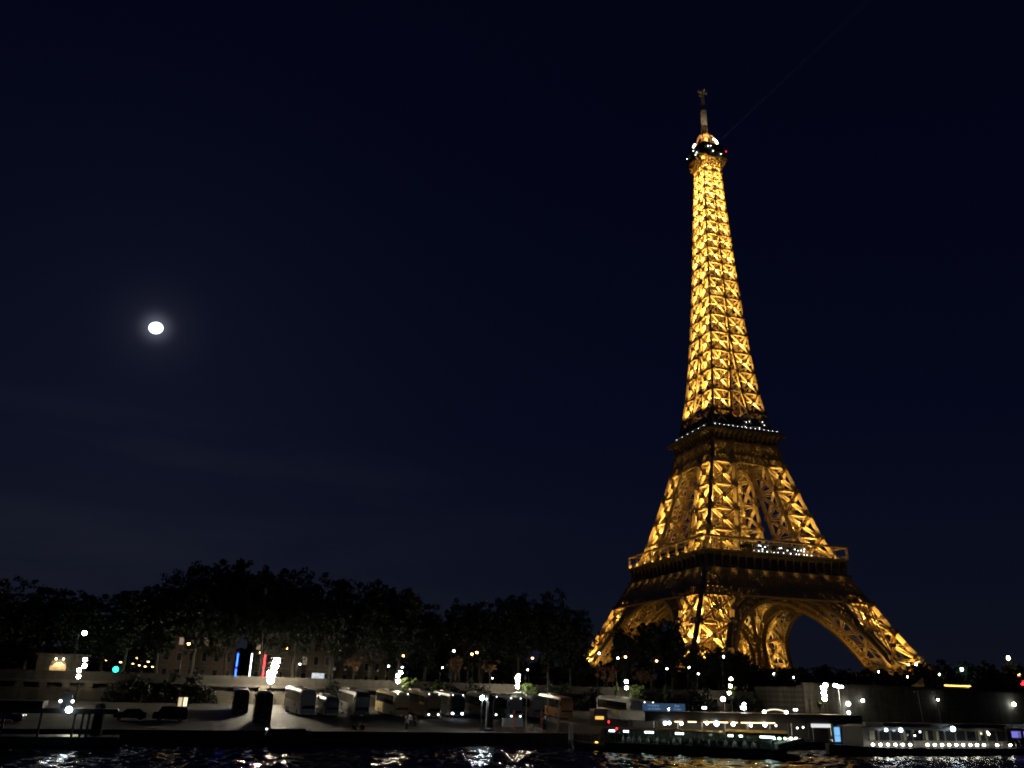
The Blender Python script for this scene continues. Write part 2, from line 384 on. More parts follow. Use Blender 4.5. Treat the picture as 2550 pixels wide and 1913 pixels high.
for k in range(4):
    arch(k, -0.6, 37.0, 40.8, 2.0)
    arch(k, 13.2, 36.2, 39.4, 2.0)
    girder(k, 42.3, 49.6, 3.6, -0.9, .42, 'lattice_girder', None, .9, 2)
    girder(k, 38.4, 42.2, 2.3, -1.0, .36, 'lattice_belt', None, .8, 1)
    girder(k, 43.0, 50.0, 6.0, 13.0, .5, 'inner_girder', 24, .9, 1)
    girder(k, 100.2, 103.8, 1.9, -0.6, .3, 'lattice_belt', None, .6, 1)
    girder(k, 103.9, 110.2, 4.6, -0.6, .36, 'lattice_girder', None, .6, 2)

# frieze, brackets and galleries
def ring_loft(prof, chamfer=0.0):
    """square rings (half width, z), optional chamfered corners"""
    m = MB(); rings = []
    for h, z in prof:
        c = chamfer
        if c: rings.append([(-h+c, -h, z), (h-c, -h, z), (h, -h+c, z), (h, h-c, z), (h-c, h, z), (-h+c, h, z), (-h, h-c, z), (-h, -h+c, z)])
        else: rings.append([(-h, -h, z), (h, -h, z), (h, h, z), (-h, h, z)])
    m.loft(rings, False); return m
def brackets(m, k, hb, zb, ht, zt, n, th, span):
    for i in range(n+1):
        t = -span+2*span*i/n
        prof = [(hb+.15, zb), (hb+.45, zb), (hb+.55, zb+.45*(zt-zb)), (hb+.3*(ht-hb)+.4, zb+.72*(zt-zb)), (ht-.1, zt-.25), (ht-.1, zt), (hb+.15, zt)]
        r0 = [rot4((t-th/2, -y, z), k) for y, z in prof]; r1 = [rot4((t+th/2, -y, z), k) for y, z in prof]
        m.loft([r0, r1])
fl = ring_loft([(33.9, 49.9), (34.1, 50.3), (34.1, 55.0), (35.3, 56.2), (35.3, 57.3), (22.0, 57.35)])
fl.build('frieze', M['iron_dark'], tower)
fb = ring_loft([(35.32, 56.5), (35.6, 56.6), (35.6, 57.3), (35.32, 57.4)])
for k in range(4): brackets(fb, k, 34.1, 50.2, 35.3, 56.3, 18, .55, 34.3)
fb.build('bracket_row', M['iron'], tower)
sl_ = MB()
for k in range(4):
    a = [rot4(p, k) for p in ((-34, -34, 57), (34, -34, 57), (20, -20, 57), (-20, -20, 57))]
    sl_.loft([[(p.x, p.y, 55.6) for p in a], [(p.x, p.y, 57.25) for p in a]])
sl_.build('gallery_floor', M['iron'], tower)
tb = ring_loft([(34.9, 62.2), (35.5, 62.3), (35.5, 63.0), (34.6, 63.1), (34.6, 62.2), (34.9, 62.2)]); tb.build('gallery_beam', M['iron'], tower)
rl = MB()
for k in range(4):
    rl.beam(rot4((-35.2, -35.2, 58.5), k), rot4((35.2, -35.2, 58.5), k), .12)
    for i in range(72): rl.beam(rot4((-35.2+70.4*i/72, -35.2, 57.3), k), rot4((-35.2+70.4*i/72, -35.2, 58.5), k), .08)
rl.build('railing', M['iron'], tower)
for k in range(4):
    for i in range(9):
        t = -35.0+70.0*i/9; m = MB()
        for d in (-.45, .45): m.tube(rot4((t+d, -35.05, 57.3), k), rot4((t+d, -35.05, 62.25), k), .2, .17, 6)
        m.box(rot4((t, -35.05, 57.55), k), (1.5, 1.5, .5) if False else (1.3, .7, .5) if k % 2 == 0 else (.7, 1.3, .5))
        m.build('column', M['iron'], tower)
        if k in (0, 3): lamp_spots.append((rot4((t+.9, -34.6, 57.9), k), .085))
for k in range(4):
    m = MB()
    if k % 2 == 0: m.b2(-13, 13, -31.5, -23, 57.4, 61.2) if k == 0 else m.b2(-13, 13, 23, 31.5, 57.4, 61.2)
    else: m.b2(23, 31.5, -13, 13, 57.4, 61.2) if k == 1 else m.b2(-31.5, -23, -13, 13, 57.4, 61.2)
    pv = m.build('pavilion', M['dark_glass'], tower)
    m = MB(); P = [rot4(p, k) for p in ((-13.6, -32.1, 61.3), (13.6, -32.1, 61.3), (13.6, -22.4, 61.3), (-13.6, -22.4, 61.3))]
    m.loft([[(p.x, p.y, 61.3) for p in P], [(p.x, p.y, 61.8) for p in P]]); m.build('roof', M['iron_dark'], pv)

for k in (0, 3):
    for i in range(9): lamp_spots.append((F(k, -30+i*7.5, 49.0, -2.0), .004))  # fill lights added outside the face to brighten the frieze and brackets
    for i in range(5): lamp_spots.append((F(k, -13+i*6.5, 108.0, -2.0), .0035))  # same added fill under the second floor cornice
for k in (0, 3):      # lamps at the springing of each arch, shining up along its underside
    for sg in (-1, 1): lamp_spots.append((F(k, sg*31.5, 9.0, .2), 1.5, tuple(rot4((-sg*.35, 0, .94), k))))
# second floor
c2 = ring_loft([(16.9, 110.0), (17.2, 110.4), (17.4, 112.3), (18.3, 113.9), (20.8, 114.9), (21.1, 115.0), (21.1, 115.8), (20.3, 115.9), (10, 115.95)], 2.2)
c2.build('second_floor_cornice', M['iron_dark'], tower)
cb2 = ring_loft([(20.9, 114.95), (21.25, 115.05), (21.25, 115.75), (20.9, 115.85)], 2.25)
for k in range(4): brackets(cb2, k, 17.2, 110.2, 20.7, 115.0, 13, .4, 16.6)
cb2.build('bracket_row', M['iron'], tower)
ring_loft([(19.9, 115.9), (19.9, 117.1), (19.8, 117.1), (19.8, 115.9)], 3.0).build('railing', M['iron_dark'], tower)
kk = ring_loft([(15.2, 116.0), (15.2, 119.6), (16.4, 119.7), (16.4, 120.2), (14.2, 120.25), (13.9, 123.6), (14.6, 123.7), (14.6, 124.2), (8, 124.3)], 2.0)
kk.build('gallery_kiosk', M['iron_dark'], tower)

# upper shaft: four corner posts that close into one
U = [110.2, 118.6, 127.5, 137.8, 148.7, 158.9, 168.9, 178.7, 189.2, 199.8, 208.9, 217.8, 226.0, 233.8, 241.2, 248.2, 254.8, 260.6, 265.6, 272.0]
def cwz(z): return float(np.interp(z, [110, 170, 272], [1.15, .85, .6]))
sh = MB()
for z0, z1 in zip(U[:-1], U[1:]):
    for k in range(4):
        cw = cwz(z0); n = FN[k]
        sh.beam(F(k, -hz(z0), z0), F(k, -hz(z1), z1+.03), cw, cw, (1, 1, .01))
        sh.box(F(k, -hz(z1), z1), (cw*1.45, cw*1.45, cw*1.6))
        if z0 < 168:
            for sg in (-1, 1):
                a0, a1 = sg*max(0.45, hz(z0)-wz(z0)), sg*max(.45, hz(z1)-wz(z1))
                sh.beam(F(k, a0, z0), F(k, a1, z1), cw*.85, cw*.85, n)
                sh.box(F(k, a1, z1), (cw*1.3, cw*1.3, cw*1.4))
                i0, i1 = max(.45, hz(z0)-wz(z0)), max(.45, hz(z1)-wz(z1))
            sh.beam(rot4((-i0, -i0, z0), k), rot4((-i1, -i1, z1), k), cw*.8)
        else:
            sh.beam(F(k, 0, z0), F(k, 0, z1), cw, cw, n); sh.box(F(k, 0, z1), (cw*1.4, cw*1.4, cw*1.6))
shaft = sh.build('upper_shaft', M['iron'], tower)
for k in range(4):
    m = MB(); n = FN[k]
    for z0, z1 in zip(U[:-1], U[1:]):
        h0, h1 = hz(z0), hz(z1); bw = float(np.interp(z0, [110, 272], [.42, .30]))
        for sg in (-1, 1):
            i0, i1 = (max(.45, h0-wz(z0)), max(.45, h1-wz(z1))) if z0 < 168 else (0, 0)
            A0, A1, B0, B1 = F(k, sg*h0, z0), F(k, sg*h1, z1), F(k, sg*i0, z0), F(k, sg*i1, z1)
            dpt = float(np.interp(z0, [110, 170, 272], [1.3, 1.1, .7]))
            m.beam(A0, B1, bw*.85, dpt, n); m.beam(B0, A1, bw*.85, dpt, n)
            dz = (z1-z0)*.09; mc = (A0+A1+B0+B1)/4
            for pa in ((A0+A1)/2, (B0+B1)/2, (A1+B1)/2): m.beam(pa, mc, bw*.35, .6, n)
            up = Vector((0, 0, dz))
            m.beam(A1, B1, bw*.8, dpt, n); m.beam(A1, B1-up, bw*.55, dpt*.8, n); m.beam(A1-up, B1, bw*.55, dpt*.8, n)
            pass
            # inward facing walls of each corner post
            if z0 < 168:
                C0, C1 = rot4((sg*i0, -i0, z0), k), rot4((sg*i1, -i1, z1), k)
                m.beam(B1, C1, bw*.6, bw*.6)
        if z0 < 168 and h0-wz(z0) > .8:
            i0, i1 = h0-wz(z0), max(.3, h1-wz(z1))
            m.beam(F(k, -i0, z0), F(k, i1, z1), bw*.8); m.beam(F(k, i0, z0), F(k, -i1, z1), bw*.8); m.beam(F(k, -i1, z1), F(k, i1, z1), bw)
    m.build('bracing', M['iron'], shaft)
m = MB()
for z0, z1 in zip(U[:-1], U[1:]):
    c = min(2.4, hz(z1)*.42)
    P = [(-c, -c), (c, -c), (c, c), (-c, c)]
    for i in range(4):
        a, b = P[i], P[(i+1) % 4]
        m.beam((*a, z0), (*a, z1), .32)
        for j in range(3):
            za, zb = z0+(z1-z0)*j/3, z0+(z1-z0)*(j+1)/3
            m.beam((*a, za), (*b, zb), .16); m.beam((*a, zb), (*b, zb), .2)
    h = hz(z1)
    for i in range(4):
        m.beam(rot4((-h, -h, z1), i), (*P[i], z1), .3); m.beam(rot4((0, -h, z1), i), ((P[i][0]+P[(i+1) % 4][0])/2, (P[i][1]+P[(i+1) % 4][1])/2, z1), .25)
    m.build('lift_shaft', M['iron'], shaft)
m = MB(); m.loft([[(i*4.2, j*4.2, z) for i, j in ((-1, -1), (1, -1), (1, 1), (-1, 1))] for z in (194.6, 195.3)]); m.build('landing', M['iron_dark'], tower)
for z0, z1 in zip(U[2:-1], U[3:]):
    z = z0+(z1-z0)*.3; h = hz(z)
    e = float(np.interp(z0, [127, 170, 200, 265], [1.15, 1.2, 1.15, 1.0]))
    for k in (0, 3):
        for sg in (-1, 1): lamp_spots.append((F(k, sg*(h-(wz(z)/2 if z < 168 else h/2)), z, 2.7 if z < 200 else 1.9), e*2.3*rnd.uniform(.65, 1.4), tuple(FN[k]*.7+Vector((0, 0, .71)))))
        if z0 < 168: lamp_spots.append((F(k, 0, z, 2.2), e*.8, tuple(FN[k]*.7+Vector((0, 0, .71)))))
    for sg in ((1, 1), ): lamp_spots.append((Vector((0, 0, z)), e*.45))  # fill light added on the shaft axis

# summit
c3 = ring_loft([(8.3, 273.5), (8.6, 273.7), (8.6, 274.3), (4, 274.4)], 1.5)
for k in range(4):
    brackets(c3, k, 5.5, 265.2, 8.4, 273.6, 6, .32, 4.6)
    for z_, h_ in ((266.2, 5.7), (268.6, 6.2), (271.2, 7.2)):
        c3.beam(rot4((-h_+.6, -h_, z_), k), rot4((h_-.6, -h_, z_), k), .3)
    for i in range(6):
        for (za, ha), (zb, hb_) in (((265.2, 5.5), (268.6, 6.2)), ((268.6, 6.2), (273.5, 8.2))):
            x0, x1 = -1+2*i/6, -1+2*(i+1)/6
            c3.beam(rot4((x0*(ha-.8), -ha, za), k), rot4((x1*(hb_-1.2), -hb_, zb), k), .22); c3.beam(rot4((x1*(ha-.8), -ha, za), k), rot4((x0*(hb_-1.2), -hb_, zb), k), .22)
c3.build('summit_corbel', M['iron'], tower)
for k in (0, 3):
    for x in (-3, 3): lamp_spots.append((rot4((x, -4.6, 266.5), k), .30))
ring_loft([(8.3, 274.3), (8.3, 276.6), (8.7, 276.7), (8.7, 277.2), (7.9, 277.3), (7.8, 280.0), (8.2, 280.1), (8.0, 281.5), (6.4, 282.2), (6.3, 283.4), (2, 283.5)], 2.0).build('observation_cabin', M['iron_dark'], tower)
m = MB()
for i in range(20):
    a = 2*math.pi*i/20; m.tube((6.6*math.cos(a), 6.6*math.sin(a), 282), (6.6*math.cos(a), 6.6*math.sin(a), 284.6+1.6*(i % 3 == 0)), .12, .08, 5)
    b = 2*math.pi*(i+1)/20; m.beam((6.6*math.cos(a), 6.6*math.sin(a), 284.2), (6.6*math.cos(b), 6.6*math.sin(b), 284.2), .16)
m.build('roof_railing', M['iron'], tower)
m = MB()
for i in range(8):
    a = 2*math.pi*i/8; pr = None
    for j in range(7):
        f = j/6; r = 5.4*math.cos(f*math.pi/2)+1.5*f; p = Vector((r*math.cos(a), r*math.sin(a), 283.4+9.0*math.sin(f*math.pi/2)))
        if pr: m.beam(pr, p, .45)
        pr = p
m.tube((0, 0, 291.5), (0, 0, 293.2), 2.4, 2.2, 10); m.tube((0, 0, 283.4), (0, 0, 292), 1.6, 1.5, 8); m.tube((0, 0, 293), (0, 0, 297), 1.9, 1.7, 8)
m.build('campanile', M['iron'], tower)
m = MB()
for sx in (-1, 1):
    for sy in (-1, 1):
        m.beam((sx*1.0, sy*1.0, 296), (sx*.95, sy*.95, 309.4), .3); m.beam((sx*.6, sy*.6, 309), (sx*.5, sy*.5, 323.4), .3)
for i in range(13):
    z = 296.4+i; m.loft([[(a*1.2, b*1.2, zz) for a, b in ((-1, -1), (1, -1), (1, 1), (-1, 1))] for zz in (z, z+.55)])
for i in range(14):
    z = 309.6+i; m.loft([[(a*.62, b*.62, zz) for a, b in ((-1, -1), (1, -1), (1, 1), (-1, 1))] for zz in (z, z+.5)])
m.beam((-2.6, 0, 321.6), (2.6, 0, 321.6), .5); m.beam((0, -2.6, 321.6), (0, 2.6, 321.6), .5)
for x, y in ((-2.5, 0), (2.5, 0), (0, -2.5), (0, 2.5)): m.box((x, y, 321.9), (.8, .8, 1.6))
m.tube((0, 0, 323.2), (0, 0, 325.0), .3, .12, 6)
m.build('antenna_mast', M['mast'], tower)

M['g_tower'] = glow('tower_lamp', (.95, 1.0, .97), 9, False)
# floodlight fixtures and small lamps on the ironwork
fx = MB(); fx.loft([[(r*math.cos(a), r*math.sin(a), z) for a in [2*math.pi*i/8 for i in range(8)]] for r, z in ((.15, -.5), (.38, -.45), (.45, -.1), (.4, -.1))])
fproto = None
nfix = 0
for p, e, *aim in lamp_spots:
    ld = bpy.data.lights.new('flood_and_fill_bulb', 'SPOT' if aim else 'POINT')
    if aim: ld.spot_size = R(165); ld.spot_blend = .35
    ld.energy = 3000*e; ld.color = (1.0, 0.61, 0.13); ld.shadow_soft_size = 0.35
    lo = bpy.data.objects.new('flood_and_fill_bulb', ld); COL.objects.link(lo); lo.parent = tower; lo.location = p
    if aim: lo.rotation_euler = (-Vector(aim[0])).to_track_quat('Z', 'Y').to_euler()
    if e > .3 and nfix < 100 and p.y < hz(p.z)*.6:
        nfix += 1
        if fproto is None: fproto = fx.build('floodlight', M['iron_dark'], tower); fproto.location = p-Vector((0, 0, .45))
        else:
            o = fproto.copy(); COL.objects.link(o); o.location = p-Vector((0, 0, .45))
def smalls(name, mtl, r, pts):
    mb = MB(); mb.ball((0, 0, 0), r, 8, 5); pr = None
    for p in pts:
        if pr is None: pr = mb.build(name, mtl, tower); pr.location = p
        else:
            o = pr.copy(); COL.objects.link(o); o.location = p
rr = random.Random(3)
P1 = [F(0, -12+i*1.55+rr.uniform(-.4, .4), 57.9, -3.4) if False else rot4((-11+i*2.0+rr.uniform(-.5, .5), -34.5, 57.95), 0) for i in range(15)]
P1 += [rot4((rr.uniform(-8, 17), -32.4, rr.uniform(59.0, 61.0)), 0) for i in range(14)]
smalls('gallery_lamp', M['g_tower'], .17, P1)
P2 = [rot4((-17+i*2.35, -19.8, 117.2), 0) for i in range(15)]+[rot4((rr.uniform(-2, 8), -18.6, 116.9), 0) for i in range(5)]
P2 += [rot4((rr.uniform(-13, 13), -15.0-rr.random(), rr.uniform(119, 122.5)), 0) for i in range(7)]+[rot4((-16+i*5.2, -16.8, 119.0), 3) for i in range(6)]
smalls('terrace_lamp', M['g_tower'], .12, P2)
P3 = [rot4((rr.uniform(-6, 6), -8.75, z), k) for k in (0, 3) for z in (275.5, 276.2, 278.6, 279.2)]
smalls('cabin_lamp', M['g_white'], .13, P3)
smalls('warning_light', M['g_red'], .3, [Vector((-6.6, -5.6, 282.2)), Vector((7.9, -7.4, 279.0))])
smalls('beacon', M['g_warm'], .45, [Vector((-6.2, 1.0, 285.4)), Vector((-5.9, 2.6, 285.2)), Vector((1.6, -6.2, 286.0)), Vector((3.0, -6.0, 285.4)), Vector((3.6, -5.7, 284.6))])
smalls('service_lamp', M['g_warm'], .7, [legpt(1, -1, .30, -.02, 14.5)])
for p, e in (((-5.6, 3.5, 285.2), 1500), ((5.6, -5.2, 285.2), 1500), ((0, -4, 288.5), 2200), ((-4, 1, 288), 1800)):
    ld = bpy.data.lights.new('summit_light', 'POINT'); ld.energy = e; ld.color = (1.0, .62, .2); ld.shadow_soft_size = .3
    lo = bpy.data.objects.new('summit_light', ld); COL.objects.link(lo); lo.parent = tower; lo.location = p
for x, y in ((-2.9, -2.9), (2.9, -2.9)):
    ld = bpy.data.lights.new('mast_light', 'SPOT'); ld.energy = 3500; ld.spot_size = R(40); ld.color = (1.0, .82, .55); ld.shadow_soft_size = .3
    lo = bpy.data.objects.new('mast_light', ld); COL.objects.link(lo); lo.parent = tower; lo.location = (x, y, 293.5)
    lo.rotation_euler = Vector((x*.5, y*.5, -15)).to_track_quat('Z', 'Y').to_euler()

# ------------------------------------------------------------------ ground, river, quay
def sheet(name, m, prof, s0=-4000, s1=4000, cuts=()):
    ss = sorted([s0, s1]+list(cuts)); mb = MB()
    mb.v = [(s, n, z) for n, z in prof for s in ss]; k = len(ss)
    mb.f = [(i*k+j, i*k+j+1, (i+1)*k+j+1, (i+1)*k+j) for i in range(len(prof)-1) for j in range(k-1)]
    return onq(mb.build(name, m))
tag(sheet('quay', M['paving'], [(0, -3), (0, 1.6), (10, 1.6), (31, 2.2), (57, 3.6)]), kind='structure')
tag(sheet('street', M['street'], [(57, 3.5), (57.01, 6.9), (75, 7.0), (120, 6.9), (400, 6.8), (6000, 6.8)]), kind='structure')

def waves(X, Y):
    r = np.random.RandomState(5); Z = np.zeros_like(X)
    for i in range(64):
        L = 0.50*(1.04**i) if i < 46 else r.uniform(2.5, 6.0)
        a = r.normal(R(100), R(42)); k = 2*np.pi/L
        amp = 0.0098*L**0.9 if L < 3.5 else 0.0030*L**0.6
        Z += amp*np.sin(k*(X*math.cos(a)+Y*math.sin(a))+r.uniform(0, 6.28))*(0.75+.5*np.sin(X*.021*i+Y*.03+i))
    return Z*0.95
gx = np.concatenate([np.linspace(-6000, -90, 12), np.arange(-84, 110, .21), np.linspace(116, 6000, 12)])
gy = np.concatenate([np.linspace(-400, 66, 8), np.arange(72, 150, .19), np.linspace(156, 4000, 8)])
X, Y = np.meshgrid(gx, gy); Zw = waves(X, Y)
inb = ((X > -84) & (X < 110) & (Y > 72) & (Y < 150)); Zw = np.where(inb, Zw, 0)
me = bpy.data.meshes.new('river'); nx, ny = len(gx), len(gy)
me.vertices.add(nx*ny); me.vertices.foreach_set('co', np.stack([X.ravel(), Y.ravel(), Zw.ravel()], 1).ravel())
ii, jj = np.meshgrid(np.arange(nx-1), np.arange(ny-1)); b0 = (jj*nx+ii).ravel()
quad = np.stack([b0, b0+1, b0+nx+1, b0+nx], 1).ravel()
me.loops.add(len(quad)); me.loops.foreach_set('vertex_index', quad)
me.polygons.add(len(b0)); me.polygons.foreach_set('loop_start', np.arange(0, len(quad), 4)); me.polygons.foreach_set('loop_total', np.full(len(b0), 4))
me.polygons.foreach_set('use_smooth', [True]*len(b0)); me.update(); me.validate()
wm = mat('river_water', (0.008, 0.011, 0.011), 0.17, 0, 0.2, 0.3, 0, 0.5)
b = wm.node_tree.nodes['Principled BSDF']; b.inputs['IOR'].default_value = 1.33
me.materials.append(wm)
river = bpy.data.objects.new('river', me); COL.objects.link(river); tag(river, kind='structure')

# ------------------------------------------------------------------ walls
def wall_thing(name, label, cat='wall', group=None): return onq(thing(name, label, cat, group=group))
t = wall_thing('retaining_wall', 'long stone retaining wall with a band of dark openings behind the parked coaches')
m = MB(); m.b2(-140, 78, 55.6, 57.4, 2.0, 5.25); m.build('wall', M['stone'], t)
m = MB()
m.b2(-140, 78, 55.45, 57.5, 5.25, 5.6); m.b2(-140, 78, 55.5, 57.5, 6.45, 6.75)
m.build('coping', M['stone'], t)
m = MB()
s_ = -139.0; rr = random.Random(11)
while s_ < 76:
    m.b2(s_, s_+1.3, 55.62, 57.0, 5.6, 6.45); s_ += rr.choice([3.6, 3.6, 6.2])
m.build('pier', M['stone'], t)
m = MB(); m.b2(-140, 78, 57.6, 58.2, 5.0, 8.1); m.b2(-140, 78, 57.5, 58.3, 8.1, 8.4); m.build('parapet', M['parapet'], t)
t = wall_thing('embankment_wall', 'high dark stone embankment wall behind the moored restaurant boat')
m = MB(); m.b2(78, 330, 40, 42, 1.8, 9.6); m.build('wall', M['stone'], t)
m = MB(); m.b2(77.8, 330, 39.8, 42.2, 9.6, 9.95); m.b2(78, 330, 40.2, 40.7, 9.95, 10.5)
m.build('parapet', M['stone'], t)
m = MB(); m.b2(78, 80, 42, 57, 1.8, 9.6); m.build('return_wall', M['stone'], t)
m = MB(); m.b2(83.2, 85.6, 39.2, 39.99, 1.8, 6.3); m.b2(79.0, 79.7, 39.3, 39.99, 1.8, 7.0); m.build('pier', M['stone'], t)

# ------------------------------------------------------------------ moon
mb = MB(); mb.ball((0, 0, 0), 1.0, 32, 20)
moon = mb.build('moon', glow('moon_surface', (0.92, 0.96, 1.0), 3.0), None, True)
moon.location = MOON_DIR*9000; moon.scale = (68, 65, 58); moon.rotation_euler = (0, R(-8), 0)
tag(moon, 'bright slightly flattened white moon alone in the dark sky', 'moon')

# ------------------------------------------------------------------ trees
def crown_mesh(seed, n_clump, rx, rz, leaf, per, flat=1.0):
    r = np.random.RandomState(seed); V = []; 
    for i in range(n_clump):
        while True:
            p = r.uniform(-1, 1, 3)
            d = np.linalg.norm(p)
            if d < 1 and d > .25: break
        lobe_ = 0.78+.22*math.sin(3*math.atan2(p[1], p[0])+seed)+.1*math.sin(7*p[2]+seed)
        c = p*np.array([rx, rx, rz])*lobe_
        if p[2] < -.2: c[:2] *= .85
        cr = r.uniform(.5, 1.05)*rx/5.5
        o = r.normal(0, 1, (per, 3)); o /= np.linalg.norm(o, axis=1)[:, None]; o *= (r.uniform(.25, 1, per)**.5*cr)[:, None]; o[:, 2] *= .7*flat
        nrm = r.normal(0, 1, (per, 3)); nrm[:, 2] += .7; nrm /= np.linalg.norm(nrm, axis=1)[:, None]
        a = np.cross(nrm, r.normal(0, 1, (per, 3))); a /= np.linalg.norm(a, axis=1)[:, None]; bq = np.cross(nrm, a)
        sz = (r.uniform(.6, 1.3, per)*leaf)[:, None]
        ce = c+o
        V.append(np.stack([ce-a*sz*.5-bq*sz*.1, ce-bq*sz*.42, ce+a*sz*.5, ce+bq*sz*.42+a*sz*.1], 1).reshape(-1, 3))
    V = np.concatenate(V); nf = len(V)//4
    me = bpy.data.meshes.new('crown'); me.vertices.add(len(V)); me.vertices.foreach_set('co', V.ravel())
    me.loops.add(len(V)); me.loops.foreach_set('vertex_index', np.arange(len(V)))
    me.polygons.add(nf); me.polygons.foreach_set('loop_start', np.arange(0, len(V), 4)); me.polygons.foreach_set('loop_total', np.full(nf, 4)); me.update()
    return me
def trunk_mesh(seed, h, r0, spread):
    r = random.Random(seed); m = MB(); p = Vector((0, 0, -.3)); rad = r0; pts = []
    for i in range(6):
        nx_ = p+Vector((r.uniform(-.12, .12)*h*.2, r.uniform(-.12, .12)*h*.2, h/6)); m.tube(p, nx_, rad, rad*.88, 9); p = nx_; rad *= .88; pts.append((p.copy(), rad))
    for i in range(8):
        b, rb = pts[2+i % 4]; a = i*2.4+r.uniform(-.3, .3)
        e1 = b+Vector((math.cos(a)*spread*.4, math.sin(a)*spread*.4, h*.2)); e2 = e1+Vector((math.cos(a+.4)*spread*.4, math.sin(a+.4)*spread*.4, h*.22))
        m.tube(b, e1, rb*.5, rb*.33, 6); m.tube(e1, e2, rb*.33, rb*.12, 5)
        e3 = e1+Vector((math.cos(a-.7)*spread*.35, math.sin(a-.7)*spread*.35, h*.12)); m.tube(e1, e3, rb*.25, rb*.08, 5)
    return m
def tree_proto(seed, mtl, rx, rz, zc, th, tr_, ncl, leaf, per, name):
    t = thing(name, 'tree', 'tree')
    trunk_mesh(seed, th, tr_, rx*.9).build('trunk', M['bark'], t)
    me = crown_mesh(seed, ncl, rx, rz, leaf, per); me.materials.append(mtl)
    c = bpy.data.objects.new('crown', me); COL.objects.link(c); c.parent = t; c.location = (0, 0, zc)
    return t
used_protos = set()
def plant(proto, s, n, z, sc, label, group=None, rz=0):
    loc = q(s, n, z)
    if proto.name not in used_protos:
        used_protos.add(proto.name); o = proto; o.location = loc; o.rotation_euler = (0, 0, rz); o.scale = sc
    else: o = dup(proto, loc, rz, None, sc)
    o['label'] = label
    if group: o['group'] = group
    return o
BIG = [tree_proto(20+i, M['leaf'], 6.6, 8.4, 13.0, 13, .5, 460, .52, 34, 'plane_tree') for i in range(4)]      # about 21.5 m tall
LOW = [tree_proto(40+i, M['leaf'], 4.2, 4.2, 6.4, 7.5, .3, 220, .42, 32, 'garden_tree') for i in range(2)]      # about 10.6 m
LAMPLIGHT = [tree_proto(60+i, M['leaf_lamplight'], 2.4, 1.7, 4.6, 4.8, .16, 46, .34, 34, 'clipped_tree') for i in range(2)]
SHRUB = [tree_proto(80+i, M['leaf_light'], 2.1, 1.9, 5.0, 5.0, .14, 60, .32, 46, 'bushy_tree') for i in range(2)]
rt = random.Random(4)
tops = [(-83, 68, 24.5), (-76, 69, 24.6), (-69.3, 68, 23.6), (-60.5, 68, 25.0), (-54.6, 68, 27.6), (-48.2, 68, 31.2), (-41.8, 69, 32.4), (-35.2, 68, 31.6), (-28.3, 68, 30.2), (-20.6, 69, 30.4), (-12.5, 68, 29.9), (-6.3, 68, 29.3),
        (2.8, 80, 26.2), (11.4, 80, 27.6), (17.0, 81, 28.2), (26.1, 80, 31.2), (34.9, 80, 31.0), (40.6, 80, 28.4)]
TL = ['low dark plane tree at the left edge', 'dark plane tree above the arched lit doorway', 'dark plane tree behind the mint green street lamp', 'dark plane tree over the cluster of small amber lamps',
      'dark plane tree just left of the brightest orange lamp', 'tall dark plane tree above the blue light tube', 'tallest dark plane tree above the white light tube', 'tall dark plane tree above the red light tube', 'dark plane tree behind the brightest candelabra',
      'dark plane tree behind the pale lit building', 'dark plane tree behind the first black coach', 'dark plane tree at the dip in the tree line', 'shorter dark plane tree behind the bright yellow green shrub',
      'dark plane tree between the two lamplight tinted clipped trees', 'dark plane tree behind the pair of orange lamps', 'broad dark plane tree left of the tower', 'dark plane tree nearest the left leg of the tower', 'last dark plane tree before the tower leg']
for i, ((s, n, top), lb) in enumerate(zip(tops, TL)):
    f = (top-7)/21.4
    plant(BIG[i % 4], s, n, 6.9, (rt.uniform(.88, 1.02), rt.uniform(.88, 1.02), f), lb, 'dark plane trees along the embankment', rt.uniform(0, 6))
for i, (s, top) in enumerate([(-79, 20), (-65, 20), (-57, 22), (-44, 25), (-31.5, 26), (-24, 25), (-16, 26), (-2, 23), (7, 22.5), (14, 24), (21.5, 24), (30.5, 26)]):
    plant(BIG[(i+1) % 4], s, 92 if s > 0 else 84, 6.9, (.95, .95, (top-7)/21.4), 'dark plane tree in the second row behind the embankment trees', 'second row of dark trees', rt.uniform(0, 6))
for i, (s, n, top, lb) in enumerate([(55.0, 78, 23.8, 'dark round tree under the left arch of the tower'), (62.6, 78, 26.0, 'tall dark tree filling the left arch of the tower'), (69.0, 79, 25.6, 'dark tree against the left side of the near tower leg'),
        (76, 78, 19.6, 'dark tree covering the foot of the near tower leg'), (83.0, 78, 20.0, 'dark tree below the near corner of the tower'), (90, 79, 19.4, 'dark tree right of the near tower leg')]):
    plant(BIG[(i+2) % 4], s, n, 6.9, (.72, .72, (top-7)/21.4), lb, 'dark trees at the foot of the tower', rt.uniform(0, 6))
for i, (s, top, lb) in enumerate([(49, 17, 'low dark tree beneath the far left tower leg'), (98, 15.6, 'small dark tree left of the rust lit hedge'), (107, 16.0, 'low dark tree under the big right arch'), (114, 15.7, 'second low dark tree under the big right arch'), (122, 15.8, 'third low dark tree under the big right arch'), (130, 17.2, 'low dark tree left of the right tower leg'), (139, 16.2, 'low dark tree below the right tower leg'),
        (170, 19.6, 'dark tree right of the right tower leg'), (180, 20.2, 'dark tree behind the greenish white lamp'), (190, 20.4, 'dark tree near the long amber awning'), (200, 20.6, 'dark tree by the star shaped yellow lamp'), (211, 20.8, 'dark tree at the right edge'), (222, 21, 'dark tree beyond the right edge')]):
    plant(LOW[i % 2], s, 92, 6.8, (1.15, 1.15, (top-6.8)/10.6), lb, 'low dark garden trees', rt.uniform(0, 6))
